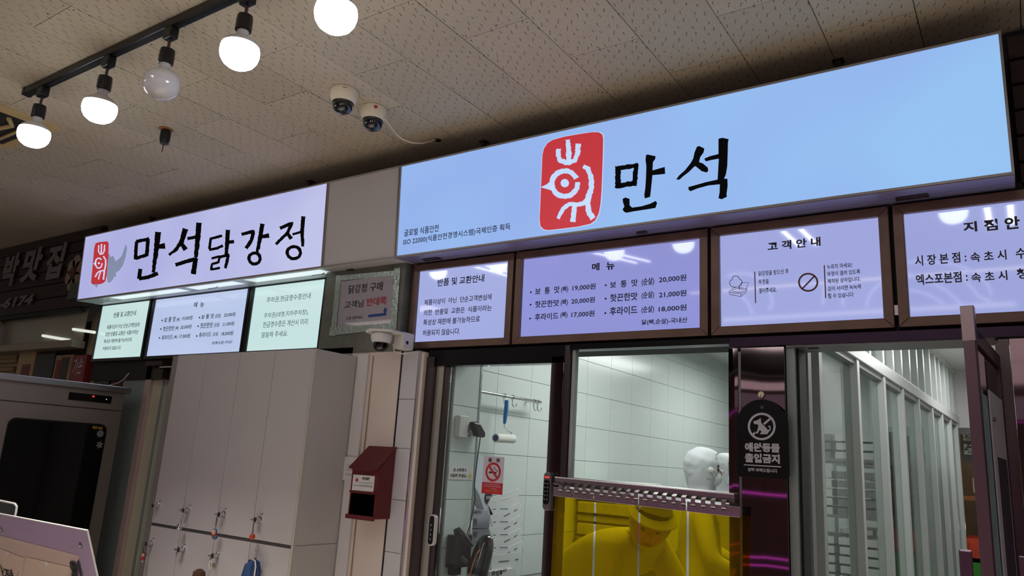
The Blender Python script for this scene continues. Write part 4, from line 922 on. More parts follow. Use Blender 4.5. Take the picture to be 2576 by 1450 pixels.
# ================================================================== LEFT NEIGHBOUR SHOP
c2b = crop(0, 560, 3.4528)
r_ = empty('slatted_signboard', (-6.9, .12, 2.56), 'dark brown slatted signboard with dim white Korean letters and digits, far left', 'sign')
slm = M('dark_brown_board_slat', (44, 26, 20), .6, var=.25, scale=3, stretch=(1, 1, 14))
zs = [2.566, 2.67, 2.785, 2.90, 3.02, 3.11, 3.195]
for i in range(6): B('slat', (-9.2, .1, zs[i] + .004), (-5.78, .13, zs[i + 1] - .004), slm, r_, bevel=.002)
B('backing', (-9.2, .13, 2.56), (-5.78, .15, 3.2), dark_gap, r_)
dimw = M('dim_white_letter', (120, 115, 112), .6)  # white letters; the dim light on them is put into this grey
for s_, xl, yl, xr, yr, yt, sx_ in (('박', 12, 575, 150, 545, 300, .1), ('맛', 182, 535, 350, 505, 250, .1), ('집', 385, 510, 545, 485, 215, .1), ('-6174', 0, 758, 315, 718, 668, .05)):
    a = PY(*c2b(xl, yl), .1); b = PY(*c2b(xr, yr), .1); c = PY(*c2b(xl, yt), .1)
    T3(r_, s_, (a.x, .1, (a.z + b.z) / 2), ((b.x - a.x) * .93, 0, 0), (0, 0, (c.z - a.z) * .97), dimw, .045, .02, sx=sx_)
q = PY(*c2b(655, 440), .1)
mb = MB()
for i in range(6):
    a = 2 * PI * i / 6 + .4; mb.lathe((q.x + .07 * math.cos(a), .098, q.z + .09 * math.sin(a)), (0, -1, 0), [(.055, 0), (.055, .012)], 16)
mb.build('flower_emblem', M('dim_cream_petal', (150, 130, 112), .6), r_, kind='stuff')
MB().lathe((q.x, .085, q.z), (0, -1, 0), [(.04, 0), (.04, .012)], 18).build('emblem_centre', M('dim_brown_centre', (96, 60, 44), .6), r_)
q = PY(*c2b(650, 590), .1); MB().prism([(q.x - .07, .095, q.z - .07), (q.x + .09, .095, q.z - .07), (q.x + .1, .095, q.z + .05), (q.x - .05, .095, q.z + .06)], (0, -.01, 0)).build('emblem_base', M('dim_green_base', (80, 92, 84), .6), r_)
S('wall_left_shop', (-9.2, .5, 0), (-5.0, .6, 2.56), M('left_shop_inner_wall', (150, 140, 118), .6, var=.15))
r_ = empty('window_2', (-7, .15, 2.3), None, None); tag(r_, kind='structure')
bge = M('beige_transom_frame', (150, 140, 120), .5)
B('transom_sill', (-9.2, .1, 2.26), (-5.9, .2, 2.315), bge, r_, bevel=.003)
B('transom_post', (-7.33, .1, 2.315), (-7.25, .14, 2.56), bge, r_)
B('transom_panel', (-9.2, .17, 2.315), (-5.9, .18, 2.56), M('transom_panel', (150, 144, 124), .3, var=.15), r_)
B('transom_head', (-9.2, .1, 2.535), (-5.9, .15, 2.565), dark_gap, r_)
S('trim_5', (-5.98, .26, 0), (-5.76, .3, 2.56), M('cream_post', (190, 172, 142), .5))
tl = M('tube_reflection_glow', (200, 205, 200), .3, emit=(222, 228, 216), es=.9)  # glowing bars imitate ceiling tubes reflected in the transom
for (xa, ya_, xb, yb_), lb in (((372, 984, 602, 1024), 'left pale glowing bar standing in for a tube reflection on the beige left shop transom'), ((636, 928, 820, 955), 'right pale glowing bar for a tube reflection on the transom, touching the black screen frame')):
    a = PY(*c2b(xa, ya_), .16); b = PY(*c2b(xb, yb_), .16); tag(MB().cyl(a, b, .011, n=12).build('tube_reflection_bar', tl, smooth=True), lb, 'reflection')
# goods on the shelf above the oven
S('trim_6', (-8.2, .16, 1.93), (-5.98, .5, 1.97), bge)
goods = [(0, 165, 1108, (150, 120, 78), 'flat stack of brown cardboard cartons at the left picture edge', 'carton'), (172, 320, 1120, (170, 140, 98), 'beige carton with a reddish print beside the black box', 'carton'),
         (322, 486, 1140, (22, 20, 22), 'black gift box with faint lettering on the shelf', 'box'), (488, 640, 1150, (150, 118, 84), 'tan carton between the black box and the red box', 'carton'), (642, 760, 1150, (128, 22, 30), 'red box with white handwritten Korean letters', 'box')]
for i, (xa, xb, yt, colr, lb, cat) in enumerate(goods):
    a = PY(*c2b(xa, yt), .2); b = PY(*c2b(xb, yt), .2)
    r_ = empty('gift_box' if cat == 'box' else 'carton', ((a.x + b.x) / 2, .3, 1.97), lb, cat)
    if i == 0:
        for k in range(8): MB().box((a.x - .2 + .02 * (k % 3), .2 + .01 * (k % 2), 1.97 + k * .035), (b.x - .02 * ((k + 1) % 3), .42, 1.97 + k * .035 + .031)).build('folded_carton', M('good_%d' % i, colr, .7, var=.2), r_)
    else: MB().box((a.x + .005, .2, 1.97), (b.x - .005, .42, (a.z + b.z) / 2)).build('body', M('good_%d' % i, colr, .5, var=.2), r_, bevel=.003)
    if i == 1: MB().box((a.x + .1, .197, 2.0), (b.x - .06, .2, 2.16)).build('print', M('faded_red_print', (120, 54, 44), .6), r_)
    if i == 2: T3(r_, '선물', (a.x + .08, .199, 2.02), (.16, 0, 0), (0, 0, .06), M('dim_gold_print', (90, 84, 72), .6), .01)
    if i == 3: MB().box((a.x + .04, .197, 2.03), (a.x + .1, .2, 2.18)).build('print', M('faded_red_print', (120, 54, 44), .6), r_); MB().box((b.x - .16, .197, 2.02), (b.x - .05, .2, 2.2)).build('picture', M('dark_brown_pic', (70, 52, 44), .6, var=.4), r_)
    if i == 4: T3(r_, '가손', (a.x + .03, .199, 2.05), (b.x - a.x - .07, 0, .02), (0, 0, .14), white_print, .01)
# door frames between oven and locker
r_ = empty('door_3', (-5.0, .25, 0), None, None); tag(r_, kind='structure')
zt3 = 2.14
B('dark_jamb', (-5.76, .25, 0), (-5.56, .28, 2.6), M('dark_metal_jamb', (48, 46, 44), .35, .5), r_)
B('red_curtain_panel', (-5.56, .26, 0), (-5.36, .28, 2.2), M('dark_red_panel', (80, 18, 24), .6), r_)
B('teal_panel', (-5.36, .25, 0), (-5.063, .28, zt3), M('grey_teal_panel', (140, 152, 146), .45), r_)
B('pink_trim', (-5.063, .235, 0), (-4.995, .28, zt3 - .02), M('pinkish_trim', (186, 164, 156), .45), r_, bevel=.004)
B('door_leaf', (-4.995, .26, 0), (-4.85, .29, zt3 - .02), M('beige_green_door', (204, 198, 172), .45), r_)
B('door_leaf_bead', (-4.875, .252, 0), (-4.855, .262, zt3 - .02), M('grey_teal_panel', (140, 152, 146), .45), r_)
B('glass_side_panel', (-4.85, .27, 0), (-4.71, .29, zt3 - .02), M('frosted_panel', (170, 178, 168), .3), r_)
B('olive_wall', (-4.71, .3, 0), (-4.3, .33, 2.6), M('olive_yellow_wall', (196, 186, 124), .6), r_)
B('transom', (-5.36, .25, zt3), (-4.3, .33, 2.2), M('grey_transom', (120, 122, 118), .5), r_)
MB().box((-4.98, .17, 2.105), (-4.78, .25, 2.135)).box((-4.9, .19, 2.02), (-4.79, .24, 2.085)).cyl((-4.86, .21, 2.08), (-4.86, .21, 2.11), .012).build('door_closer', M('bronze_closer', (62, 52, 40), .4, .6), r_)
MB().box((-4.82, .18, 2.09), (-4.55, .19, 2.1)).build('closer_arm', steel, r_)
tag(MB().tube([(-5.3, .07, 1.949), PY(275, 970, .16), PY(295, 965, .16), PY(312, 955, .16), PY(324, 940, .16)], .004, 6).build('white_cable', white_pl, smooth=True), 'white cable rising from the oven top in front of the dark red panel', 'cable')
# steel oven cabinet
XF = -4.994
r_ = empty('steel_oven', (-5.4, -.45, 0), 'brushed steel oven cabinet with dark glass door and red lit control panel', 'oven')
MB().box((-5.8, -1.0, .1), (XF - .03, .085, 1.9)).build('body', oven_steel, r_)
MB().box((-5.82, -1.02, 1.905), (XF + .03, .1, 1.945)).build('top_cap', M('pale_steel', (190, 184, 184), .3, 1, var=.05), r_, bevel=.004)
MB().box((XF - .03, -1.0, 1.79), (XF, .072, 1.905)).build('control_fascia', oven_steel, r_, bevel=.002)
# door frame with rounded window
dy0, dy1, dz0, dz1 = -1.0, .072, .12, 1.785; wy0, wy1, wz0, wz1, rr_ = -.6, -.006, .35, 1.695, .045
mb = MB(); n = 6; inner = []; outer = []
for (cy, cz, a0, oy, oz) in ((wy1 - rr_, wz1 - rr_, 0, dy1, dz1), (wy0 + rr_, wz1 - rr_, PI / 2, dy0, dz1), (wy0 + rr_, wz0 + rr_, PI, dy0, dz0), (wy1 - rr_, wz0 + rr_, 1.5 * PI, dy1, dz0)):
    for i in range(n + 1):
        a = a0 + PI / 2 * i / n; inner.append((XF, cy + rr_ * math.cos(a), cz + rr_ * math.sin(a))); outer.append((XF, oy, oz))
N_ = len(inner); vs = inner + outer + [(XF - .03, p[1], p[2]) for p in inner] + [(XF - .03, p[1], p[2]) for p in outer]
fs = []
for i in range(N_):
    j = (i + 1) % N_; fs += [(i, j, N_ + j, N_ + i), (i, 2 * N_ + i, 2 * N_ + j, j), (N_ + i, N_ + j, 3 * N_ + j, 3 * N_ + i)]
dr = mb.add(vs, fs).build('door', oven_steel, r_, merge=True)
mb = MB()
for i in range(N_):
    j = (i + 1) % N_; a, b = Vector(inner[i]), Vector(inner[j])
    c0 = Vector((XF, (wy0 + wy1) / 2, (wz0 + wz1) / 2)); sa = a + (c0 - a).normalized() * .012; sb = b + (c0 - b).normalized() * .012
    if (a - b).length > 1e-4: mb.add([a + Vector((.002, 0, 0)), b + Vector((.002, 0, 0)), sb + Vector((.002, 0, 0)), sa + Vector((.002, 0, 0))], [(0, 1, 2, 3)])
mb.build('gasket', black_m, dr)
MB().prism([(XF - .01, p[1], p[2]) for p in inner], (.006, 0, 0)).build('door_glass', M('smoked_oven_glass', (8, 8, 9), .06, spec=.7), dr)
MB().box((XF - .002, -.285, 1.83), (XF + .004, -.012, 1.877)).build('control_panel', black_gloss, r_)
led = M('red_led', (60, 0, 0), .3, emit=(255, 50, 50), es=1.6)
MB().box((XF + .004, -.14, 1.86), (XF + .0045, -.128, 1.87)).build('display_digit', led, r_)
MB().box((XF + .004, -.05, 1.852), (XF + .0045, -.043, 1.858)).build('display_digit', M('white_led', (60, 60, 60), .3, emit=(220, 220, 220), es=.8), r_)
def on_x(cr_, px, py): return PX(*cr_(px, py), XF - .003)
c3 = crop(0, 900, 2.636)
for (px, py, rad, n_) in ((665, 505, .028, 8), (660, 580, .026, 6)):
    q = on_x(c3, px, py); mb = MB()
    for i in range(n_):
        a = PI * 2 * i / n_ + .3; d = Vector((0, math.cos(a), math.sin(a))); t = Vector((0, -math.sin(a), math.cos(a)))
        mb.add([q + t * .0012, q - t * .0012, q + d * rad * .6 - t * .006, q + d * rad, q + d * rad * .6 + t * .006], [(0, 1, 2, 3, 4)])
    mb.build('snowflake_sticker', M('translucent_white_sticker', (120, 126, 120), .6), dr)
q = on_x(c3, 650, 466); MB().box((XF - .003, q.y - .035, q.z - .008), (XF - .002, q.y - .003, q.z + .008)).box((XF - .003, q.y + .003, q.z - .009), (XF - .002, q.y + .03, q.z + .006)).build('yellow_sticker', M('yellow_sticker', (150, 120, 20), .5), dr, kind='stuff')
# dim things inside the oven: hanging coats / utensils seen through the glass are reflections of the aisle
# ------------------------------------------------------------------ display board, bottom left
P1 = PY(218, 1337, -.9); P2 = PX(243, 1450, P1.x)
dn = (P2 - P1).normalized(); dn = Vector((0, dn.y, dn.z)).normalized()
nb = Vector((0, -abs(dn.z), -dn.y if dn.y > 0 else dn.y)); nb = Vector((1, 0, 0)).cross(dn).normalized()
if nb.y > 0: nb = -nb
def DB(px, py): return PP(px, py, P1, nb)
r_ = empty('display_board', tuple(P1 + dn * .8 + Vector((-.4, 0, 0))), 'lilac acrylic display board with clear document pocket, bottom left corner', 'display board')
W = P1.x - (-4.25)
def dbox(x0, x1, t0, t1, d0, d1):
    p = []
    for t in (t0, t1):
        for x, d in ((x0, d0), (x1, d0), (x1, d1), (x0, d1)): p.append(Vector((x, P1.y, P1.z)) + dn * t + nb * d)
    return MB().hexa(p)
dbox(-4.25, P1.x, 0, .8, -.006, 0).build('board', M('lilac_acrylic', (168, 146, 176), .35, var=.04), r_)
dbox(-4.25, P1.x + .0035, -.004, 0, -.0065, .0005).build('polished_edge', white_panel, r_); dbox(P1.x, P1.x + .0035, 0, .8, -.0065, .0005).build('polished_edge', white_panel, r_)
c8 = crop(0, 1260, 7.577); mD = lambda x, y: DB(*c8(x, y))
flat(r_, 'pocket_film', [('p', [(-900, 480), (0, 665), (1520, 1050), (1380, 1440), (1300, 1700), (-900, 1700)])], M('pinkish_paper_sheet', (200, 176, 166), .4, var=.05), mD, nb * .0015)
pp = M('pocket_paper', (206, 184, 166), .6, var=.05)
flat(r_, 'paper_card', [('p', [(-700, 700), (0, 905), (480, 1095), (380, 1700), (-700, 1700)])], pp, mD, nb * .0035)
flat(r_, 'paper_card', [('p', [(520, 1075), (1360, 1265), (1200, 1700), (420, 1700)])], pp, mD, nb * .0035)
for pts_ in ([(140, 960), (200, 985), (165, 1030), (148, 1020)], [(870, 1150), (955, 1180), (905, 1245), (880, 1220)]): flat(r_, 'pocket_notch', [('p', pts_)], white_panel, mD, nb * .0045)
flat(r_, 'pocket_edge', [R([(385, 1330), (340, 1450)], 12)], M('gold_glint_tape', (206, 170, 90), .3, .6), mD, nb * .005)
def TD(s, xl, yl, xr, yr, yt, m, bold):
    a, b, c = mD(xl, yl), mD(xr, yr), mD(xl, yt); h = (a - c).length
    T3(r_, s, Vector((a.x, a.y, a.z)), Vector((b.x - a.x, 0, 0)), -dn * h, m, bold, .0055)
TD('가', -10, 1460, 120, 1470, 1240, DK, .02); TD('져', 120, 1490, 285, 1490, 1300, DK, .02)
TD('요', 1390, 1440, 1500, 1440, 1170, Bk, .05); TD('어', 1440, 1460, 1590, 1460, 1155, Bk, .05)
for px, py in ((1540, 850), (30, 550)):
    q = mD(px, py); MB().lathe(q, nb, [(.0145, 0), (.0145, .0015), (.006, .002)], 24).build('washer', TC2 if 0 else alu_sh, r_, smooth=True)
    MB().lathe(q, nb, [(.0065, .001), (.0065, .006), (.004, .008)], 8).build('bolt', chrome, r_)
fr = MB(); q0 = [Vector((x, P1.y + .012, z)) for x, z in ((-4.32, P1.z + .062), (-4.06, P1.z + .058), (-4.035, P1.z + .046), (-4.032, P1.z + .02), (-4.035, P1.z - .004))]
fr.tube(q0, .005, 8); MB().box((-4.32, P1.y + .012, P1.z - .004), (-4.045, P1.y + .016, P1.z + .055)).build('screen', black_gloss, r_)
fr.build('tablet_frame', white_panel, r_, smooth=True)
Pb = P1 + dn * .8
for x in (-.12, -.72):
    MB().tube([Pb + Vector((x, .02, .02)), Vector((P1.x + x, Pb.y + .04, 0))], .014).build('stand_leg', steel_dk, r_)
    MB().tube([P1 + dn * .3 + Vector((x, .03, 0)), Vector((P1.x + x, Pb.y + .3, 0))], .012).build('stand_leg', steel_dk, r_)

# ================================================================== KITCHEN THINGS BEHIND THE GLASS
# towel rail with hooks and lint roller
r_ = empty('hook_rail', (-2.42, .88, 1.96), 'steel hook rail on the white tiled kitchen wall behind the door glass', 'rail')
XR = -2.42
f_ = lambda cr_, px, py: PX(*cr_(px, py), XR)
MB().cyl((XR, .50, 1.968), (XR, 1.19, 1.972), .009, n=12).build('bar', chrome, r_, smooth=True)
MB().cyl((-2.505, 1.15, 1.972), (XR, 1.15, 1.972), .006).cyl((-2.505, .56, 1.97), (XR, .56, 1.97), .006).build('bar_mount', chrome, r_, kind='stuff')
for y in (.80, .885, 1.115, 1.155):
    MB().torus((XR, y, 1.97), (0, 1, 0), .0125, .0022, 16, 6).tube([(XR, y, 1.958), (XR + .001, y, 1.93), (XR + .012, y, 1.915), (XR + .026, y, 1.92), (XR + .03, y, 1.935)], .0024, 6).build('hook', chrome, r_)
r_ = empty('paint_roller', (XR + .02, .8, 1.74), 'white foam roller with a blue handle hanging from the hook rail', 'roller')
MB().tube([(XR + .02, .80, 1.945), (XR + .02, .80, 1.90), (XR + .02, .795, 1.85), (XR + .02, .792, 1.815)], [.011, .0125, .0115, .008], 12).build('handle', M('blue_plastic_handle', (20, 112, 186), .35), r_, smooth=True)
MB().tube([(XR + .02, .792, 1.818), (XR + .02, .79, 1.795), (XR + .02, .83, 1.775), (XR + .02, .865, 1.772), (XR + .02, .868, 1.745)], .0028, 6).build('wire', chrome, r_)
MB().cyl((XR + .02, .715, 1.733), (XR + .02, .885, 1.738), .024, n=24).build('foam_roll', M('white_foam', (226, 226, 220), .8), r_, smooth=True)
MB().cyl((XR + .02, .7135, 1.733), (XR + .02, .716, 1.733), .017, n=20).build('end_cap', M('dark_blue_cap', (20, 40, 90), .4), r_)
XCf = -2.298
r_ = empty('junction_box', (XCf, .26, 1.71), 'pale grey plastic box on the tiled column', 'electrical box')
MB().box((XCf, .222, 1.712), (XCf + .03, .29, 1.815)).build('cover', M('pale_grey_plastic', (196, 196, 190), .4), r_, bevel=.003)
r_ = empty('wall_socket', (XCf, .35, 1.73), 'round wall socket with a black plug adapter on the tiled column', 'socket')
MB().box((XCf, .31, 1.715), (XCf + .006, .375, 1.79)).build('plate', white_pl, r_, bevel=.002)
MB().torus((XCf + .007, .33, 1.735), (1, 0, 0), .014, .003).build('socket_ring', alu_sh, r_)
MB().tube([(XCf + .006, .35, 1.775), (XCf + .03, .35, 1.775)], .02, 16).build('plug', black_m, r_)
mb = MB(); pr_ = [(.30, 1.79), (.36, 1.785), (.405, 1.745), (.405, 1.725), (.395, 1.72), (.345, 1.722)]
mb.prism([(XCf + .02, y, z) for y, z in pr_], (.035, 0, 0)).build('adapter', black_m, r_, bevel=.006)
MB().tube([(XCf + .03, .395, 1.722), (XCf + .02, .4, 1.65), (XCf + .015, .392, 1.5), (XCf + .018, .402, 1.42), (XCf + .012, .385, 1.3), (XCf + .01, .34, 1.2)], .0028, 6).build('power_cord', black_m, r_)
r_ = empty('sanitizer_sticker', (XCf, .3, 1.51), 'small white rounded sticker with two lines of text and a yellow smiley on the column', 'sticker')
MB().box((XCf, .201, 1.512), (XCf + .001, .394, 1.575)).build('sheet', white_panel, r_, bevel=.0004)
T3(r_, '손 소독제 !!', (XCf + .001, .235, 1.549), (0, .1, 0), (0, 0, .018), Bk, .03, .0006); T3(r_, '사용해 주세요~', (XCf + .001, .212, 1.522), (0, .138, 0), (0, 0, .018), Bk, .03, .0006)
MB().lathe((XCf + .001, .371, 1.532), (1, 0, 0), [(.011, 0), (.011, .0006)], 20).build('smiley', M('smiley_yellow', (196, 190, 40), .5), r_)
# no smoking notice stuck on the door glass
cN = crop(1170, 1130, 4.532); YN = .166; mN = mB(cN, YN)
r_ = empty('no_smoking_notice', tuple(mN(315, 520)), 'white and red no smoking notice stuck on the door glass', 'notice')
a, b = mN(205, 82), mN(430, 520); x0, x1, z1, z0 = mN(200, 300).x, mN(437, 300).x, mN(320, 88).z, mN(300, 515).z
xm = (x0 + x1) / 2; Wn = x1 - x0; Hn = z1 - z0
B('sheet', (x0, YN, z0), (x1, YN + .001, z1), M('pale_lilac_sheet', (206, 196, 206), .4), r_); B('red_panel', (x0, YN - .0006, z0), (x1, YN, z0 + Hn * .3), red_print, r_)
nt_ = lambda s, u, v, w_, h, m, bd=.02: T3(r_, s, (x0 + u * Wn, YN - .0007, z0 + v * Hn), (w_ * Wn, 0, 0), (0, 0, h * Hn), m, bd, .0004)
nt_('금', .24, .855, .16, .1, Bk, .05); nt_('연', .62, .855, .16, .1, Bk, .05)
nt_('이 곳은 금연구역시설입니다.', .15, .235, .7, .032, white_print); nt_('흡연 시 10만원의 과태료가 부과됩니다.', .1, .185, .82, .032, white_print); nt_('속초시보건소', .42, .125, .3, .03, white_print); nt_('금연클리닉 Tel. 639-2603', .18, .065, .64, .032, yellow_print)
dN = lambda u, v: Vector((xm + u * Wn, YN, z0 + v * Hn)); ar = Wn / Hn
rg = []
mb_ = MB(); cxx, czz = xm, z0 + .585 * Hn
mb_.torus((cxx, YN - .0006, czz), (0, 1, 0), Wn * .325, Wn * .045, 36, 4).build('red_ring', red_print, r_)
MB().prism([(cxx - Wn * .26, YN - .003, czz + Wn * .21), (cxx - Wn * .21, YN - .003, czz + Wn * .26), (cxx + Wn * .26, YN - .003, czz - Wn * .21), (cxx + Wn * .21, YN - .003, czz - Wn * .26)], (0, .002, 0)).build('red_bar', red_print, r_)
B('cigarette', (cxx - Wn * .2, YN - .002, czz - Wn * .05), (cxx + Wn * .16, YN - .001, czz + Wn * .01), Bk, r_)
MB().tube([(cxx + Wn * .2, YN - .001, czz + Wn * .0), (cxx + Wn * .2, YN - .001, czz + Wn * .06), (cxx + Wn * .05, YN - .001, czz + Wn * .12), (cxx + Wn * .05, YN - .001, czz + Wn * .22)], .0012, 5).build('smoke', Bk, r_)
# leaning panels, printed cartons, fan of folded cartons on the left wall
XW = -2.44
fx = lambda cr_, px, py, x=XW: PX(*cr_(px, py), x)
r_ = empty('leaning_boards', tuple(fx(cN, 150, 690)), 'pale flat boards leaning on the tiled wall behind the notice', 'board')
for k, pts_ in enumerate(([(130, 62), (222, 66), (262, 690), (215, 695), (110, 440)], [(115, 440), (160, 520), (215, 695), (150, 690), (98, 600)])):
    MB().prism([fx(cN, *p, XW + .012 * k) for p in pts_], (-.006, 0, 0)).build('board', M('blueish_white_board', (196, 204, 214), .4) if k == 0 else M('grey_edge_board', (120, 122, 126), .5), r_)
q = fx(cN, 300, 555, XW + .014); MB().lathe((XW + .001, q.y - .01, q.z), (1, 0, 0), [(.035, 0), (.035, .002)], 24).build('round_logo', black_m, r_)
T3(r_, '30년', (XW + .0035, q.y - .035, q.z - .01), (0, .05, 0), (0, 0, .02), white_print, .03)
pc = M('lilac_white_carton', (176, 174, 188), .5, var=.06)
for k, (ya_, yb_, lb) in enumerate(((700, 760, 'top printed carton in the stack beside the fan of blank cartons'), (755, 905, 'middle printed carton with black Korean letters by the column'), (908, 1045, 'bottom printed carton in the stack behind the vacuum'))):
    p = [fx(cN, 88, ya_ + (10 if k else 0)), fx(cN, 296 if k != 1 else 278, ya_), fx(cN, 296 if k != 1 else 278, yb_), fx(cN, 84, yb_)]
    r_ = empty('printed_carton', tuple(p[3]), lb, 'carton', 'printed cartons by the column')
    MB().prism(p, (-.05, 0, 0)).build('box', pc, r_, bevel=.001)
    y0_, z0_ = p[0].y + .006, (p[2].z + p[3].z) / 2 + .012; hh = (p[0].z - p[3].z) - .02
    T3(r_, '만석' if k else '만', (XW + .001, y0_, z0_), (0, .03, 0), (0, 0, hh), Bk, .03, .0006)
wc_ = M('blank_white_card', (214, 217, 218), .55, var=.04)
XT = -2.36
lays = [[(262, 640), (300, 555), (602, 460), (618, 450), (646, 480), (642, 520), (612, 530), (612, 640), (300, 700)]]
for k in range(1, 5):
    dy = 147 * (k - 1); e = 8 * k
    lays.append([(258 + (10 if k == 1 else 8), 640 + dy + (10 if k == 1 else 100)), (262 + e, 700 + dy + 60), (320, 760 + dy - 10), (480, 690 + dy), (600 + e / 2, 622 + dy), (622 + e, 605 + dy), (642 + e, 640 + dy), (632 + e, 680 + dy), (612 + e, 684 + dy), (612 + e, 800 + dy), (320 + e, 900 + dy), (290 + e, 860 + dy)])
lays.append([(300, 1215), (420, 1200), (640, 1180), (660, 1200), (655, 1250), (640, 1262), (560, 1365), (300, 1400)])
names_ = ['topmost blank folded carton, tilted highest in the fan by the door', 'second blank folded carton from the top of the fan', 'third blank folded carton from the top of the fan', 'fourth blank folded carton from the top of the fan', 'fifth blank folded carton from the top of the fan', 'lowest blank folded carton at the bottom of the fan']
for k, pts_ in enumerate(lays):
    X_ = XT + .014 * k; P = [PX(*cN(*p), X_) for p in pts_]
    r_ = empty('folded_carton', tuple(P[-1]), names_[k], 'carton', 'fan of blank folded cartons')
    MB().prism(P, (-.006, 0, 0)).build('card', wc_, r_)
    dy = 147 * max(0, k - 1)
    sl_ = [[(408, 582), (515, 552)], [(325, 604), (355, 598)]] if k == 0 else [[(400, 685 + dy), (485, 684 + dy)], [(445, 768 + dy), (512, 735 + dy)], [(560, 710 + dy), (592, 690 + dy)], [(318, 690 + dy), (350, 688 + dy)]] if k < 5 else [[(385, 1286), (500, 1274)], [(575, 1262), (606, 1259)]]
    for s_ in sl_:
        a, b = (PX(*cN(*q), X_ + .001) for q in s_); MB().tube([a, b], .0022 if k else .0016, 5).build('slot', M('slot_shadow', (60, 62, 64), .8) if k else white_panel, r_)
# bottom printed carton under the fan
p = [PX(*cN(*q), XT + .09) for q in ((285, 1400), (548, 1362), (560, 1365), (600, 1450), (600, 1560), (285, 1560))]
r_ = empty('printed_carton', tuple(p[-1]), 'white carton with black logo and Korean letters at the foot of the fan', 'carton', 'printed cartons by the column')
MB().prism(p, (-.1, 0, 0)).build('box', wc_, r_)
a = PX(*cN(300, 1450), XT + .091); T3(r_, '만석', (XT + .091, a.y, a.z - .01), (0, .065, 0), (0, 0, .035), Bk, .03); T3(r_, '닭강', (XT + .091, a.y + .1, a.z + .01), (0, .035, 0), (0, 0, .018), Bk, .02)
MB().lathe((XT + .091, a.y + .083, a.z + .012), (1, 0, 0), [(.012, 0), (.012, .001)], 16).build('round_logo', Bk, r_)
# cordless vacuum on its wall dock
r_ = empty('cordless_vacuum', (-2.27, .3, 1.0), 'black cordless vacuum with a copper stripe on its wall dock', 'vacuum cleaner')
MB().box((XCf, .225, 1.115), (XCf + .05, .36, 1.262)).build('dock', black_m, r_, bevel=.006)
MB().box((XCf, .25, 1.08), (XCf + .035, .31, 1.115)).build('dock_foot', black_m, r_, bevel=.004)
MB().tube([PX(*c7b(215, 1175), -2.24), PX(*c7b(245, 1165), -2.22), PX(*c7b(265, 1195), -2.2), PX(*c7b(320, 1260), -2.18)], [.018, .024, .02, .012], 12).build('motor_grip', black_m, r_, smooth=True)
A0 = PX(*c7b(425, 1185), -2.2); A1 = PX(*c7b(345, 1480), -2.2); ax = (A1 - A0)
MB().lathe(A0, ax.normalized(), [(.004, -.004), (.022, .004), (.034, .02), (.044, .05), (.048, .09), (.05, .2)], 28).build('head_cover', M('glossy_black_shell', (16, 16, 18), .15, coat=.5), r_, smooth=True)
tv = (CAM - A0).normalized(); sd = ax.normalized().cross(tv).normalized()
cs = [A0 + ax.normalized() * h + tv * r0 * .82 + sd * r0 * s0 for h, r0, s0 in ((.022, .036, -.62), (.04, .043, -.35), (.06, .047, -.02), (.075, .049, .3), (.1, .05, .52), (.15, .05, .6), (.2, .05, .62))]
MB().tube([A0 + ax.normalized() * .018 + tv * .03 - sd * .028] + cs, [.004] + [.0055] * 7, 8).build('copper_stripe', M('copper', (168, 104, 66), .3, .8), r_, smooth=True)
MB().tube([PX(*c7b(255, 1330), -2.2), PX(*c7b(290, 1360), -2.19)], .009, 10).build('latch_arm', steel_dk, r_)
MB().tube([PX(*c7b(215, 1395), XCf + .02), PX(*c7b(222, 1450), XCf + .02)], .003, 6).build('charger_cord', black_m, r_)
# bundles seen through the curtain
bm_ = M('white_wrapped_bundle', (200, 202, 196), .5, var=.3, scale=22)
for k in range(4):
    z0 = 1.0 + k * .135
    r_ = empty('carton_bundle', (-2.3, 2.0, z0), ['lowest', 'second lowest', 'second highest', 'topmost'][k] + ' wrapped carton bundle in the stack behind the curtain left side', 'bundle', 'bundle stack behind the curtain')
    MB().box((-2.48, 1.8, z0), (-2.1 + .02 * (k % 2), 2.25, z0 + .125)).build('bundle', bm_, r_, bevel=.012)
    MB().box((-2.485, 1.79, z0 + .04), (-2.1, 1.8, z0 + .055)).build('strap', dark_gap, r_)
r_ = empty('work_table', (-2.28, 2.05, 0), 'steel work table under the wrapped bundles', 'table')
B('table_top', (-2.485, 1.75, .96), (-2.05, 2.6, 1.0), steel, r_)
for x in (-2.465, -2.09):
    for y in (1.79, 2.55): B('leg', (x - .015, y - .015, 0), (x + .015, y + .015, .96), steel, r_)

# ================================================================== PARTITION (white framed glazing along the passage)
PH = math.radians(2); PO = Vector((-.72, .2, 0))
r_ = empty('wall_glazed_partition', tuple(PO), None, None, rot=(0, 0, -PH)); tag(r_, kind='structure')
mwp = ROOT[r_.name]
def pbox(x0, x1, y0, y1, z0, z1):
    return MB().hexa([mwp @ Vector(p) for p in ((x0, y0, z0), (x1, y0, z0), (x1, y1, z0), (x0, y1, z0), (x0, y0, z1), (x1, y0, z1), (x1, y1, z1), (x0, y1, z1))])
posts = [.12, .30, .47, 1.195, 1.867, 2.468, 3.09, 3.73, 4.28, 4.82, 5.3]
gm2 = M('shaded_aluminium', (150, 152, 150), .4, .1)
for k, e in enumerate(posts):
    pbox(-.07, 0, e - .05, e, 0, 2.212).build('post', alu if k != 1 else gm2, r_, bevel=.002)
    pbox(-.055, -.012, e, e + .018, 0, 2.212).build('post_bead', alu_sh, r_)
for k, e in enumerate(posts[2:] + [5.39]):
    for h in (0, .31):
        if e + h < 5.35: pbox(-.07, 0, e + h - .05, e + h, 2.28, 2.7).build('post', alu, r_, bevel=.002)
pbox(-.075, .006, -.0 + .3, 5.36, 2.212, 2.28).build('transom', alu, r_, bevel=.003)
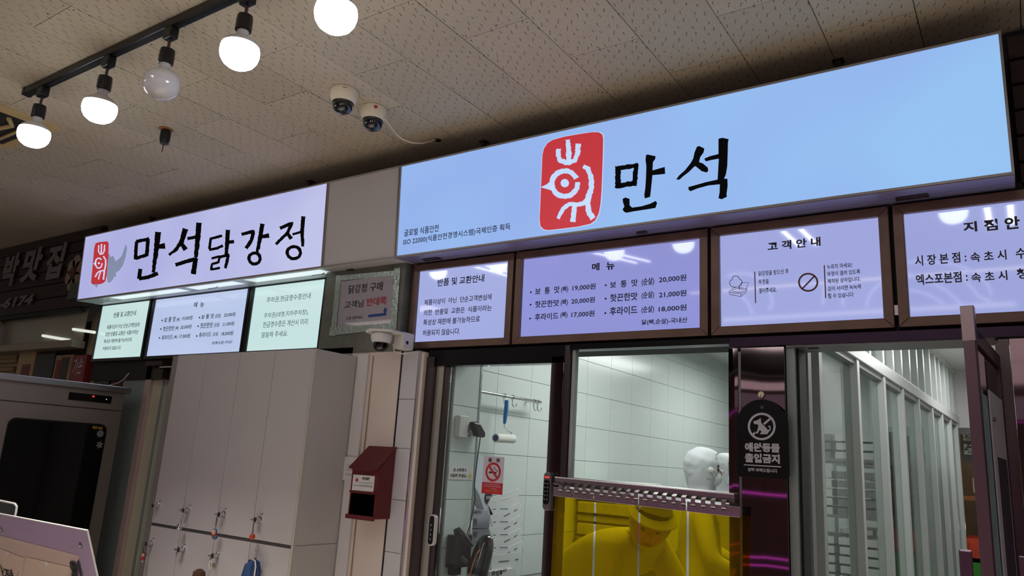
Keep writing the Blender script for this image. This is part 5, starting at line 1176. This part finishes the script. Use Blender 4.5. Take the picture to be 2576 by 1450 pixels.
pbox(-.075, .004, .3, 5.36, 2.67, 2.72).build('top_rail', alu, r_)
pbox(-.07, 0, .0, 5.36, .0, .12).build('bottom_rail', alu, r_)
for a, b in zip(posts, posts[1:]):
    pbox(-.04, -.034, a + .018, b - .05, .12, 2.212).build('glass_pane', pane_m, r_)
    if b - a > .3: pbox(-.06, -.01, a + .018, b - .05, 2.185, 2.212).build('glazing_bead', alu_sh, r_)
pbox(-.04, -.034, .3, 5.36, 2.28, 2.67).build('glass_pane', pane_m, r_)
# racks inside, behind the partition
def rack(x0, x1, y0, y1, lb, seed):
    r_ = empty('storage_rack', ((x0 + x1) / 2, (y0 + y1) / 2, 0), lb, 'rack'); rr = random.Random(seed)
    for x in (x0, x1):
        for y in (y0, y1): B('post', (x - .012, y - .012, 0), (x + .012, y + .012, 2.0), alu_sh, r_)
    for z in (.5, .95, 1.38, 1.75): B('shelf', (x0, y0, z), (x1, y1, z + .02), alu_sh, r_)
    return r_
rack(-1.4, -.85, 2.9, 3.6, 'nearer grey storage rack behind the glazed partition', 1)
rack(-1.35, -.8, 4.1, 4.8, 'farther grey storage rack behind the glazed partition', 2)
cn = 0
lbs = ['lowest shelf left', 'lowest shelf right', 'second shelf left', 'second shelf right', 'third shelf left', 'third shelf right', 'top shelf left', 'top shelf right']
for rk, (X0, Y0) in (('nearer', (-1.38, 2.93)), ('farther', (-1.33, 4.13))):
    for i, z in enumerate((.52, .97, 1.4, 1.77)):
        for j in range(2):
            x = X0 + j * .27; h = .3 if z < 1.7 else .18
            o_ = empty('tray_stack', (x + .12, Y0 + .25, z), 'stack of white trays on the %s rack, %s' % (rk, lbs[i * 2 + j]), 'tray stack', 'tray stacks on the %s rack' % rk)
            n = 5 if h > .2 else 3
            for t in range(n): MB().box((x + .006 * (t % 2), Y0 + .004 * (t % 3), z + t * h / n), (x + .24, Y0 + .55, z + (t + .75) * h / n)).build('tray', M('tray_white', (206, 208, 206), .5) if (i + j) % 3 else M('tray_grey', (110, 112, 116), .5), o_)
# beyond the passage opening: market stall glimpses
r_ = empty('market_banner', (-.2, 5.9, 1.9), 'dark grey banner with Korean letters seen from behind at the passage end', 'banner')
bq = PY(2455, 1060, 5.9)
B('cloth', (-.55, 5.9, 1.87), (.4, 5.905, 2.16), M('banner_dark', (70, 72, 72), .7), r_)
T3(r_, '의 집', (-.25, 5.898, 2.08), (-.28, 0, 0), (0, 0, .06), M('banner_pale_print', (170, 176, 170), .7), .03); T3(r_, '당점', (-.2, 5.898, 1.95), (-.33, 0, 0), (0, 0, .1), M('banner_pale_print', (170, 176, 170), .7), .04)
mk = [('market_crate', (-.62, 6.1, .6), (.3, 6.7, .95), (60, 150, 50), 'bright green crate at the foot of the market stall beyond the passage', 'crate'), ('market_crate', (-.62, 6.1, .97), (.3, 6.7, 1.17), (196, 66, 40), 'red orange crate on the green one beyond the passage', 'crate'),
      ('price_card', (-.5, 6.3, 1.60), (-.25, 6.31, 1.74), (206, 190, 170), 'cream card with red digits at the end of the passage', 'card'), ('wooden_ledge', (-.62, 6.2, 1.52), (.4, 6.6, 1.56), (150, 96, 50), 'orange brown wooden ledge of the market stall', 'shelf')]
for n_, a, b, colr, lb, cat in mk:
    r_ = empty(n_, ((a[0] + b[0]) / 2, (a[1] + b[1]) / 2, a[2]), lb, cat); mm = M(lb[:12], colr, .5, var=.2)
    if n_ == 'market_crate':
        t = .02; MB().box(a, (b[0], b[1], a[2] + t)).box(a, (b[0], a[1] + t, b[2])).box((a[0], b[1] - t, a[2]), b).box((a[0], a[1], a[2]), (a[0] + t, b[1], b[2])).box((b[0] - t, a[1], a[2]), b).build('body', mm, r_)
        for s_ in range(6): B('rib', (a[0] + .06 + s_ * .15, a[1] - .01, a[2] + .03), (a[0] + .08 + s_ * .15, a[1], b[2] - .03), mm, r_)
    else: MB().box(a, b).build('body', mm, r_, bevel=.001)
    if n_ == 'price_card': T3(r_, '05', (-.47, 6.299, 1.63), (.16, 0, 0), (0, 0, .08), red_print, .04)
r_ = empty('steam_pot', (-.3, 6.42, 1.56), 'dull steel pot on the wooden ledge beyond the passage', 'pot')
MB().lathe((-.28, 6.46, 1.56), (0, 0, 1), [(.11, 0), (.115, .005), (.115, .17), (.12, .175), (.12, .18)], 24).build('body', steel, r_, smooth=True)
MB().lathe((-.28, 6.46, 1.735), (0, 0, 1), [(.12, 0), (.1, .02), (.01, .03)], 24).build('lid', steel, r_, smooth=True)
for x, z, lb in ((-.42, 1.28, 'left glowing warm bulb at the market stall beyond the passage'), (-.27, 1.27, 'right glowing warm bulb at the market stall beyond the passage')):
    o_ = empty('stall_bulb', (x, 6.0, z), lb, 'light bulb'); MB().sph((x, 6.0, z), .03, 14, 10).build('globe', M('warm_bulb', (255, 230, 190), .3, emit=(255, 236, 205), es=5), o_, smooth=True); MB().cyl((x, 6, z + .025), (x, 6, z + .07), .013).build('cap', chrome, o_); MB().cyl((x, 6, z + .07), (x, 6, 3.214), .003, n=6).build('cord', black_m, o_)
S('wall_market_far', (-1.4, 6.9, 0), (1.2, 7.0, 3.2), M('market_dark_wall', (88, 74, 60), .7, var=.3))
area('stall_light', (-.2, 6.2, 2.7), (.8, .3), 8, (1, .85, .65))

# ================================================================== WORKERS
def skin(name, pts_, edges, m, par, sub=2, root_=0):
    mw = ROOT[par.name].inverted(); me = bpy.data.meshes.new(name)
    keys = list(pts_); me.from_pydata([mw @ Vector(pts_[k][0]) for k in keys], [(keys.index(a), keys.index(b)) for a, b in edges], [])
    o = bpy.data.objects.new(name, me); COL.objects.link(o); o.parent = par; ROOT[o.name] = ROOT[par.name]
    o.modifiers.new('skin', 'SKIN'); sk = me.skin_vertices[0].data
    for i, k in enumerate(keys):
        r = pts_[k][1]; sk[i].radius = r if isinstance(r, tuple) else (r, r); sk[i].use_root = (i == root_)
    s_ = o.modifiers.new('sub', 'SUBSURF'); s_.levels = sub; s_.render_levels = sub
    for p_ in o.modifiers: pass
    me.materials.append(m)
    o.modifiers['skin'].use_smooth_shade = True
    return o
def hand(par, wrist, d, up, m):
    wrist, d, up = Vector(wrist), Vector(d).normalized(), Vector(up).normalized(); sd = d.cross(up).normalized()
    P = {'w': (wrist, .02), 'p': (wrist + d * .045, (.03, .015)), 'k': (wrist + d * .075, (.032, .013))}; E = [('w', 'p'), ('p', 'k')]
    for i, (off, L) in enumerate(((-.027, .062), (-.009, .074), (.009, .07), (.026, .056))):
        a, b, c = 'f%da' % i, 'f%db' % i, 'f%dc' % i
        P[a] = (wrist + d * .082 + sd * off, .009); P[b] = (wrist + d * (.082 + L * .55) + sd * off - up * .006, .0085); P[c] = (wrist + d * (.082 + L * .95) + sd * off - up * .022, .0075); E += [('k', a), (a, b), (b, c)]
    P['ta'] = (wrist + d * .04 - sd * .035, .011); P['tb'] = (wrist + d * .07 - sd * .055 - up * .01, .0095); P['tc'] = (wrist + d * .095 - sd * .058 - up * .02, .008); E += [('p', 'ta'), ('ta', 'tb'), ('tb', 'tc')]
    return skin('hand', P, E, m, par, 1)
def head_geo(c, fwd, up, R0=1.0):
    fwd, up = Vector(fwd).normalized(), Vector(up).normalized(); up = (up - fwd * up.dot(fwd)).normalized(); sd = fwd.cross(up)
    return Vector(c), fwd, up, sd
def ell(mb, c, ax, r, n=28, m=20, fn=None):
    f_, u_, s_ = ax; vs = []; fs = []
    for i in range(m + 1):
        t = PI * i / m
        for j in range(n):
            a = 2 * PI * j / n; d = (math.sin(t) * math.cos(a), math.sin(t) * math.sin(a), math.cos(t)); k = fn(*d) if fn else 1
            vs.append(c + (f_ * d[0] * r[0] + s_ * d[1] * r[1] + u_ * d[2] * r[2]) * k)
    for i in range(m):
        for j in range(n): k = (j + 1) % n; fs.append((i * n + j, (i + 1) * n + j, (i + 1) * n + k, i * n + k))
    return mb.add(vs, fs)
def head(par, c, fwd, up, mask=True):
    c, f_, u_, s_ = head_geo(c, fwd, up); ax = (f_, u_, s_)
    ell(MB(), c, ax, (.094, .076, .118), fn=lambda x, y, z: 1 - .1 * max(0, -z) * (1 - max(0, x)) + .03 * max(0, x) * max(0, -z)).build('head', skin_m, par, smooth=True)
    nb_ = MB(); ell(nb_, c + f_ * .096 - u_ * .02, ax, (.016, .012, .024), 12, 8); nb_.build('nose', skin_m, par, smooth=True)
    for s in (-1, 1):
        ell(MB(), c + f_ * .08 + s_ * s * .032 + u_ * .008, ax, (.012, .014, .008), 12, 8).build('eye', M('eye_dark', (40, 28, 24), .3), par, smooth=True)
        ell(MB(), c + f_ * .086 + s_ * s * .032 + u_ * .032, ax, (.008, .02, .004), 10, 6).build('eyebrow', hair_m, par, smooth=True)
        ell(MB(), c + s_ * s * .076 - u_ * .005, ax, (.018, .008, .028), 10, 8).build('ear', skin_m, par, smooth=True)
    ell(MB(), c + f_ * .086 - u_ * .06, ax, (.008, .024, .007), 12, 8).build('mouth', M('lip', (140, 80, 72), .5), par, smooth=True)
    if mask:
        ell(MB(), c + f_ * .03 - u_ * .045, ax, (.082, .072, .062), 24, 14).build('face_mask', M('white_mask', (228, 230, 232), .7), par, smooth=True)
        for s in (-1, 1): MB().tube([c + f_ * .08 + s_ * s * .05 - u_ * .03, c + f_ * .03 + s_ * s * .092 - u_ * .005, c - f_ * .02 + s_ * s * .1 + u_ * .01], .0018, 5).build('mask_loop', white_panel, par)
    return c, f_, u_, s_
# worker seen from the side, hooded
def standing(o, lb, fwd, gname=None):
    o = Vector(o); r_ = empty('person', tuple(o), lb, 'person'); f_ = Vector(fwd).normalized(); s_ = f_.cross(Vector((0, 0, 1))); z = Vector((0, 0, 1))
    q = lambda a, b, h: o + f_ * a + s_ * b + z * h
    P = {'pel': (q(0, 0, .95), (.17, .13)), 'wai': (q(0, 0, 1.12), (.155, .12)), 'che': (q(.0, 0, 1.3), (.18, .13)), 'nk': (q(-.01, 0, 1.44), (.085, .075)), 'nk2': (q(.0, 0, 1.5), .062)}
    E = [('pel', 'wai'), ('wai', 'che'), ('che', 'nk'), ('nk', 'nk2')]
    for s, n_ in ((-1, 'l'), (1, 'r')):
        P.update({n_ + 's': (q(0, s * .18, 1.38), .075), n_ + 'e': (q(.06, s * .26, 1.1), .058), n_ + 'w': (q(.28, s * .2, 1.02), .04), n_ + 'h': (q(0, s * .1, .85), .1), n_ + 'k': (q(.02, s * .11, .48), .075), n_ + 'a': (q(0, s * .11, .1), .055), n_ + 't': (q(.12, s * .12, .05), .045)})
        E += [('che', n_ + 's'), (n_ + 's', n_ + 'e'), (n_ + 'e', n_ + 'w'), ('pel', n_ + 'h'), (n_ + 'h', n_ + 'k'), (n_ + 'k', n_ + 'a'), (n_ + 'a', n_ + 't')]
        hand(r_, q(.3, s * .195, 1.02), f_, z, white_panel)
    skin('work_suit', P, E, cloth_w, r_)
    c, f2, u2, s2 = head(r_, q(.03, 0, 1.635), f_, z)
    rr = random.Random(4)
    def fold(x, y, zz):
        w_ = 1 + .014 * math.sin(4 * x + 16 * zz + 2 * y) + .012 * math.sin(12 * x - 9 * zz) * (1 - zz * zz)
        if x > .72: w_ *= .80
        w_ *= 1 + .35 * (abs(zz) * (1 - abs(zz))) * (1 if zz > 0 else .2)
        return w_
    ell(MB(), c - f2 * .012 + u2 * .012, (f2, u2, s2), (.12, .101, .138), 48, 32, fold).build('hood', cloth_w, r_, smooth=True)
    # puffed cap crown, band, veil to the collar, round button
    mb = MB(); prof = [(.108, .02), (.105, -.03), (.094, -.09), (.088, -.115), (.1, -.15), (.135, -.2), (.16, -.23)]; n = 36; vs = []
    for rr0, h in prof:
        for i in range(n):
            a = 2 * PI * i / n; k = 1 + .03 * math.sin(5 * a + h * 40); vs.append(c - f2 * .02 + (f2 * math.cos(a) * 1.0 + s2 * math.sin(a) * .95) * rr0 * k + u2 * h)
    fs = [(k * n + i, k * n + (i + 1) % n, (k + 1) * n + (i + 1) % n, (k + 1) * n + i) for k in range(len(prof) - 1) for i in range(n)]
    mb.add(vs, fs).build('hood_veil', cloth_w, r_, smooth=True)
    for s in (-1, 1):
        MB().lathe(c + s2 * s * .094 + f2 * .035 + u2 * .005, s2 * s, [(.018, 0), (.018, .005), (.014, .008)], 20).build('snap_button', white_panel, r_, smooth=True)
        MB().tube([c + s2 * s * .1 + f2 * .035 + u2 * .005, c + s2 * s * .098 + f2 * .07 - u2 * .05, c + s2 * s * .085 + f2 * .09 - u2 * .08], .0015, 5).build('elastic_cord', white_panel, r_)
    MB().prism([c + f2 * .07 + u2 * .04 + s2 * .05, c + f2 * .125 + u2 * .045 + s2 * .02, c + f2 * .125 + u2 * .045 - s2 * .02, c + f2 * .07 + u2 * .04 - s2 * .05], u2 * .006).build('visor', cloth_w, r_)
    return r_
standing((-1.80, 2.2, 0), 'person in a white hooded work suit and mask standing behind the window, facing right', (.92, .38, 0))
standing((-1.99, 3.25, 0), 'person in white hooded suit mostly hidden behind the right edge of the window', (.9, -.4, 0))
# bending worker behind the curtain
r_ = empty('person', (-2.1, 1.0, 0), 'person in white work suit bending forward behind the amber curtain, brimmed hood on', 'person')
V = Vector
P = {'pel': (V((-2.14, 1.08, .96)), (.17, .15)), 'wai': (V((-2.0, 1.0, 1.08)), (.17, .15)), 'che': (V((-1.78, .88, 1.19)), (.18, .15)), 'upc': (V((-1.66, .82, 1.24)), (.14, .12)), 'nk': (V((-1.57, .77, 1.29)), .07), 'nk2': (V((-1.53, .745, 1.32)), .06),
     'ls': (V((-1.66, .64, 1.22)), .08), 'le': (V((-1.63, .5, .98)), .062), 'lw': (V((-1.44, .46, .88)), .042), 'rs': (V((-1.58, 1.0, 1.24)), .08), 're': (V((-1.42, 1.0, 1.0)), .062), 'rw': (V((-1.3, .82, .9)), .042),
     'lh': (V((-2.16, .98, .86)), .11), 'lk': (V((-2.08, .93, .48)), .08), 'la': (V((-2.12, .92, .1)), .055), 'lt': (V((-2.0, .9, .05)), .045), 'rh': (V((-2.14, 1.18, .86)), .11), 'rk': (V((-2.06, 1.2, .48)), .08), 'ra': (V((-2.12, 1.2, .1)), .055), 'rt': (V((-2.0, 1.2, .05)), .045)}
E = [('pel', 'wai'), ('wai', 'che'), ('che', 'upc'), ('upc', 'nk'), ('nk', 'nk2'), ('upc', 'ls'), ('ls', 'le'), ('le', 'lw'), ('upc', 'rs'), ('rs', 're'), ('re', 'rw'), ('pel', 'lh'), ('lh', 'lk'), ('lk', 'la'), ('la', 'lt'), ('pel', 'rh'), ('rh', 'rk'), ('rk', 'ra'), ('ra', 'rt')]
skin('work_suit', P, E, cloth_w, r_)
hand(r_, (-1.43, .455, .875), (.85, .1, -.3), (0, 0, 1), skin_m); hand(r_, (-1.285, .81, .9), (.6, -.6, -.4), (0, 0, 1), skin_m)
c, f2, u2, s2 = head(r_, (-1.485, .70, 1.37), (.34, -.82, -.42), (.35, -.25, .9), mask=False)
def hoodf(x, y, zz): return .80 if x > .45 and zz < .5 else 1 + .012 * math.sin(9 * x + 12 * zz)
ell(MB(), c - f2 * .02 + u2 * .012, (f2, u2, s2), (.108, .1, .13), 40, 28, hoodf).build('hood', cloth_w, r_, smooth=True)
mb = MB(); vs = []; n = 20
for i in range(n + 1):
    a = -PI * .55 + PI * 1.1 * i / n
    d = f2 * math.cos(a) + s2 * math.sin(a) * .95
    vs += [c - f2 * .015 + d * .1 + u2 * .07, c - f2 * .01 + d * (.112 + .035 * max(0, math.cos(a)) ** .6) + u2 * .056, c - f2 * .01 + d * (.112 + .035 * max(0, math.cos(a)) ** .6) + u2 * .05, c - f2 * .015 + d * .1 + u2 * .062]
fs = [(i * 4 + k, i * 4 + (k + 1) % 4, i * 4 + 4 + (k + 1) % 4, i * 4 + 4 + k) for i in range(n) for k in range(4)]
mb.add(vs, fs).build('hood_brim', cloth_w, r_, smooth=True)
ell(MB(), c + f2 * .04 + u2 * .062, (f2, u2, s2), (.05, .07, .03), 16, 10).build('hair_fringe', hair_m, r_, smooth=True)
ell(MB(), V((-1.6, .8, 1.29)), (V((.8, -.4, .4)).normalized(), V((0, 0, 1)), V((.4, .9, 0)).normalized()), (.09, .11, .05), 20, 12).build('collar', cloth_w, r_, smooth=True)

# lit wave ornament hung above the photographer, facing the boards: only its mirror image is in the picture
mW = lambda x, y: (lambda p: Vector((p.x, -2.6, p.z - .03)))(PY(*c4(x, y), 2.93))
wv = M('wave_sign_white', (200, 200, 210), .4, emit=(235, 238, 255), es=2.2)
r_ = empty('wave_sign', (0, -2.6, 2.8), 'white lit wave ornament above the viewpoint, seen mirrored in the two right menu boards', 'sign')
for cv in ([(1630, 790), (1760, 770), (1850, 780), (2000, 800), (2130, 830), (2240, 900), (2310, 980), (2330, 1050)], [(1640, 860), (1800, 920), (1960, 1000), (2050, 1080), (2100, 1130)], [(1640, 1000), (1750, 1010), (1850, 1050), (1950, 1110)], [(2060, 850), (2150, 960), (2230, 1060), (2330, 1100)],
           [(230, 880), (300, 860), (400, 860), (500, 900), (570, 990), (590, 1090), (560, 1150)], [(320, 1010), (400, 1100), (430, 1180)], [(990, 1110), (1000, 980), (1050, 900), (1110, 900), (1140, 980), (1150, 1120)], [(1330, 1130), (1370, 1020), (1430, 960), (1470, 940)]):
    flat(r_, 'wave_ribbon', [R(cv, 26)], wv, mW, Vector((0, .002, 0)), .002)
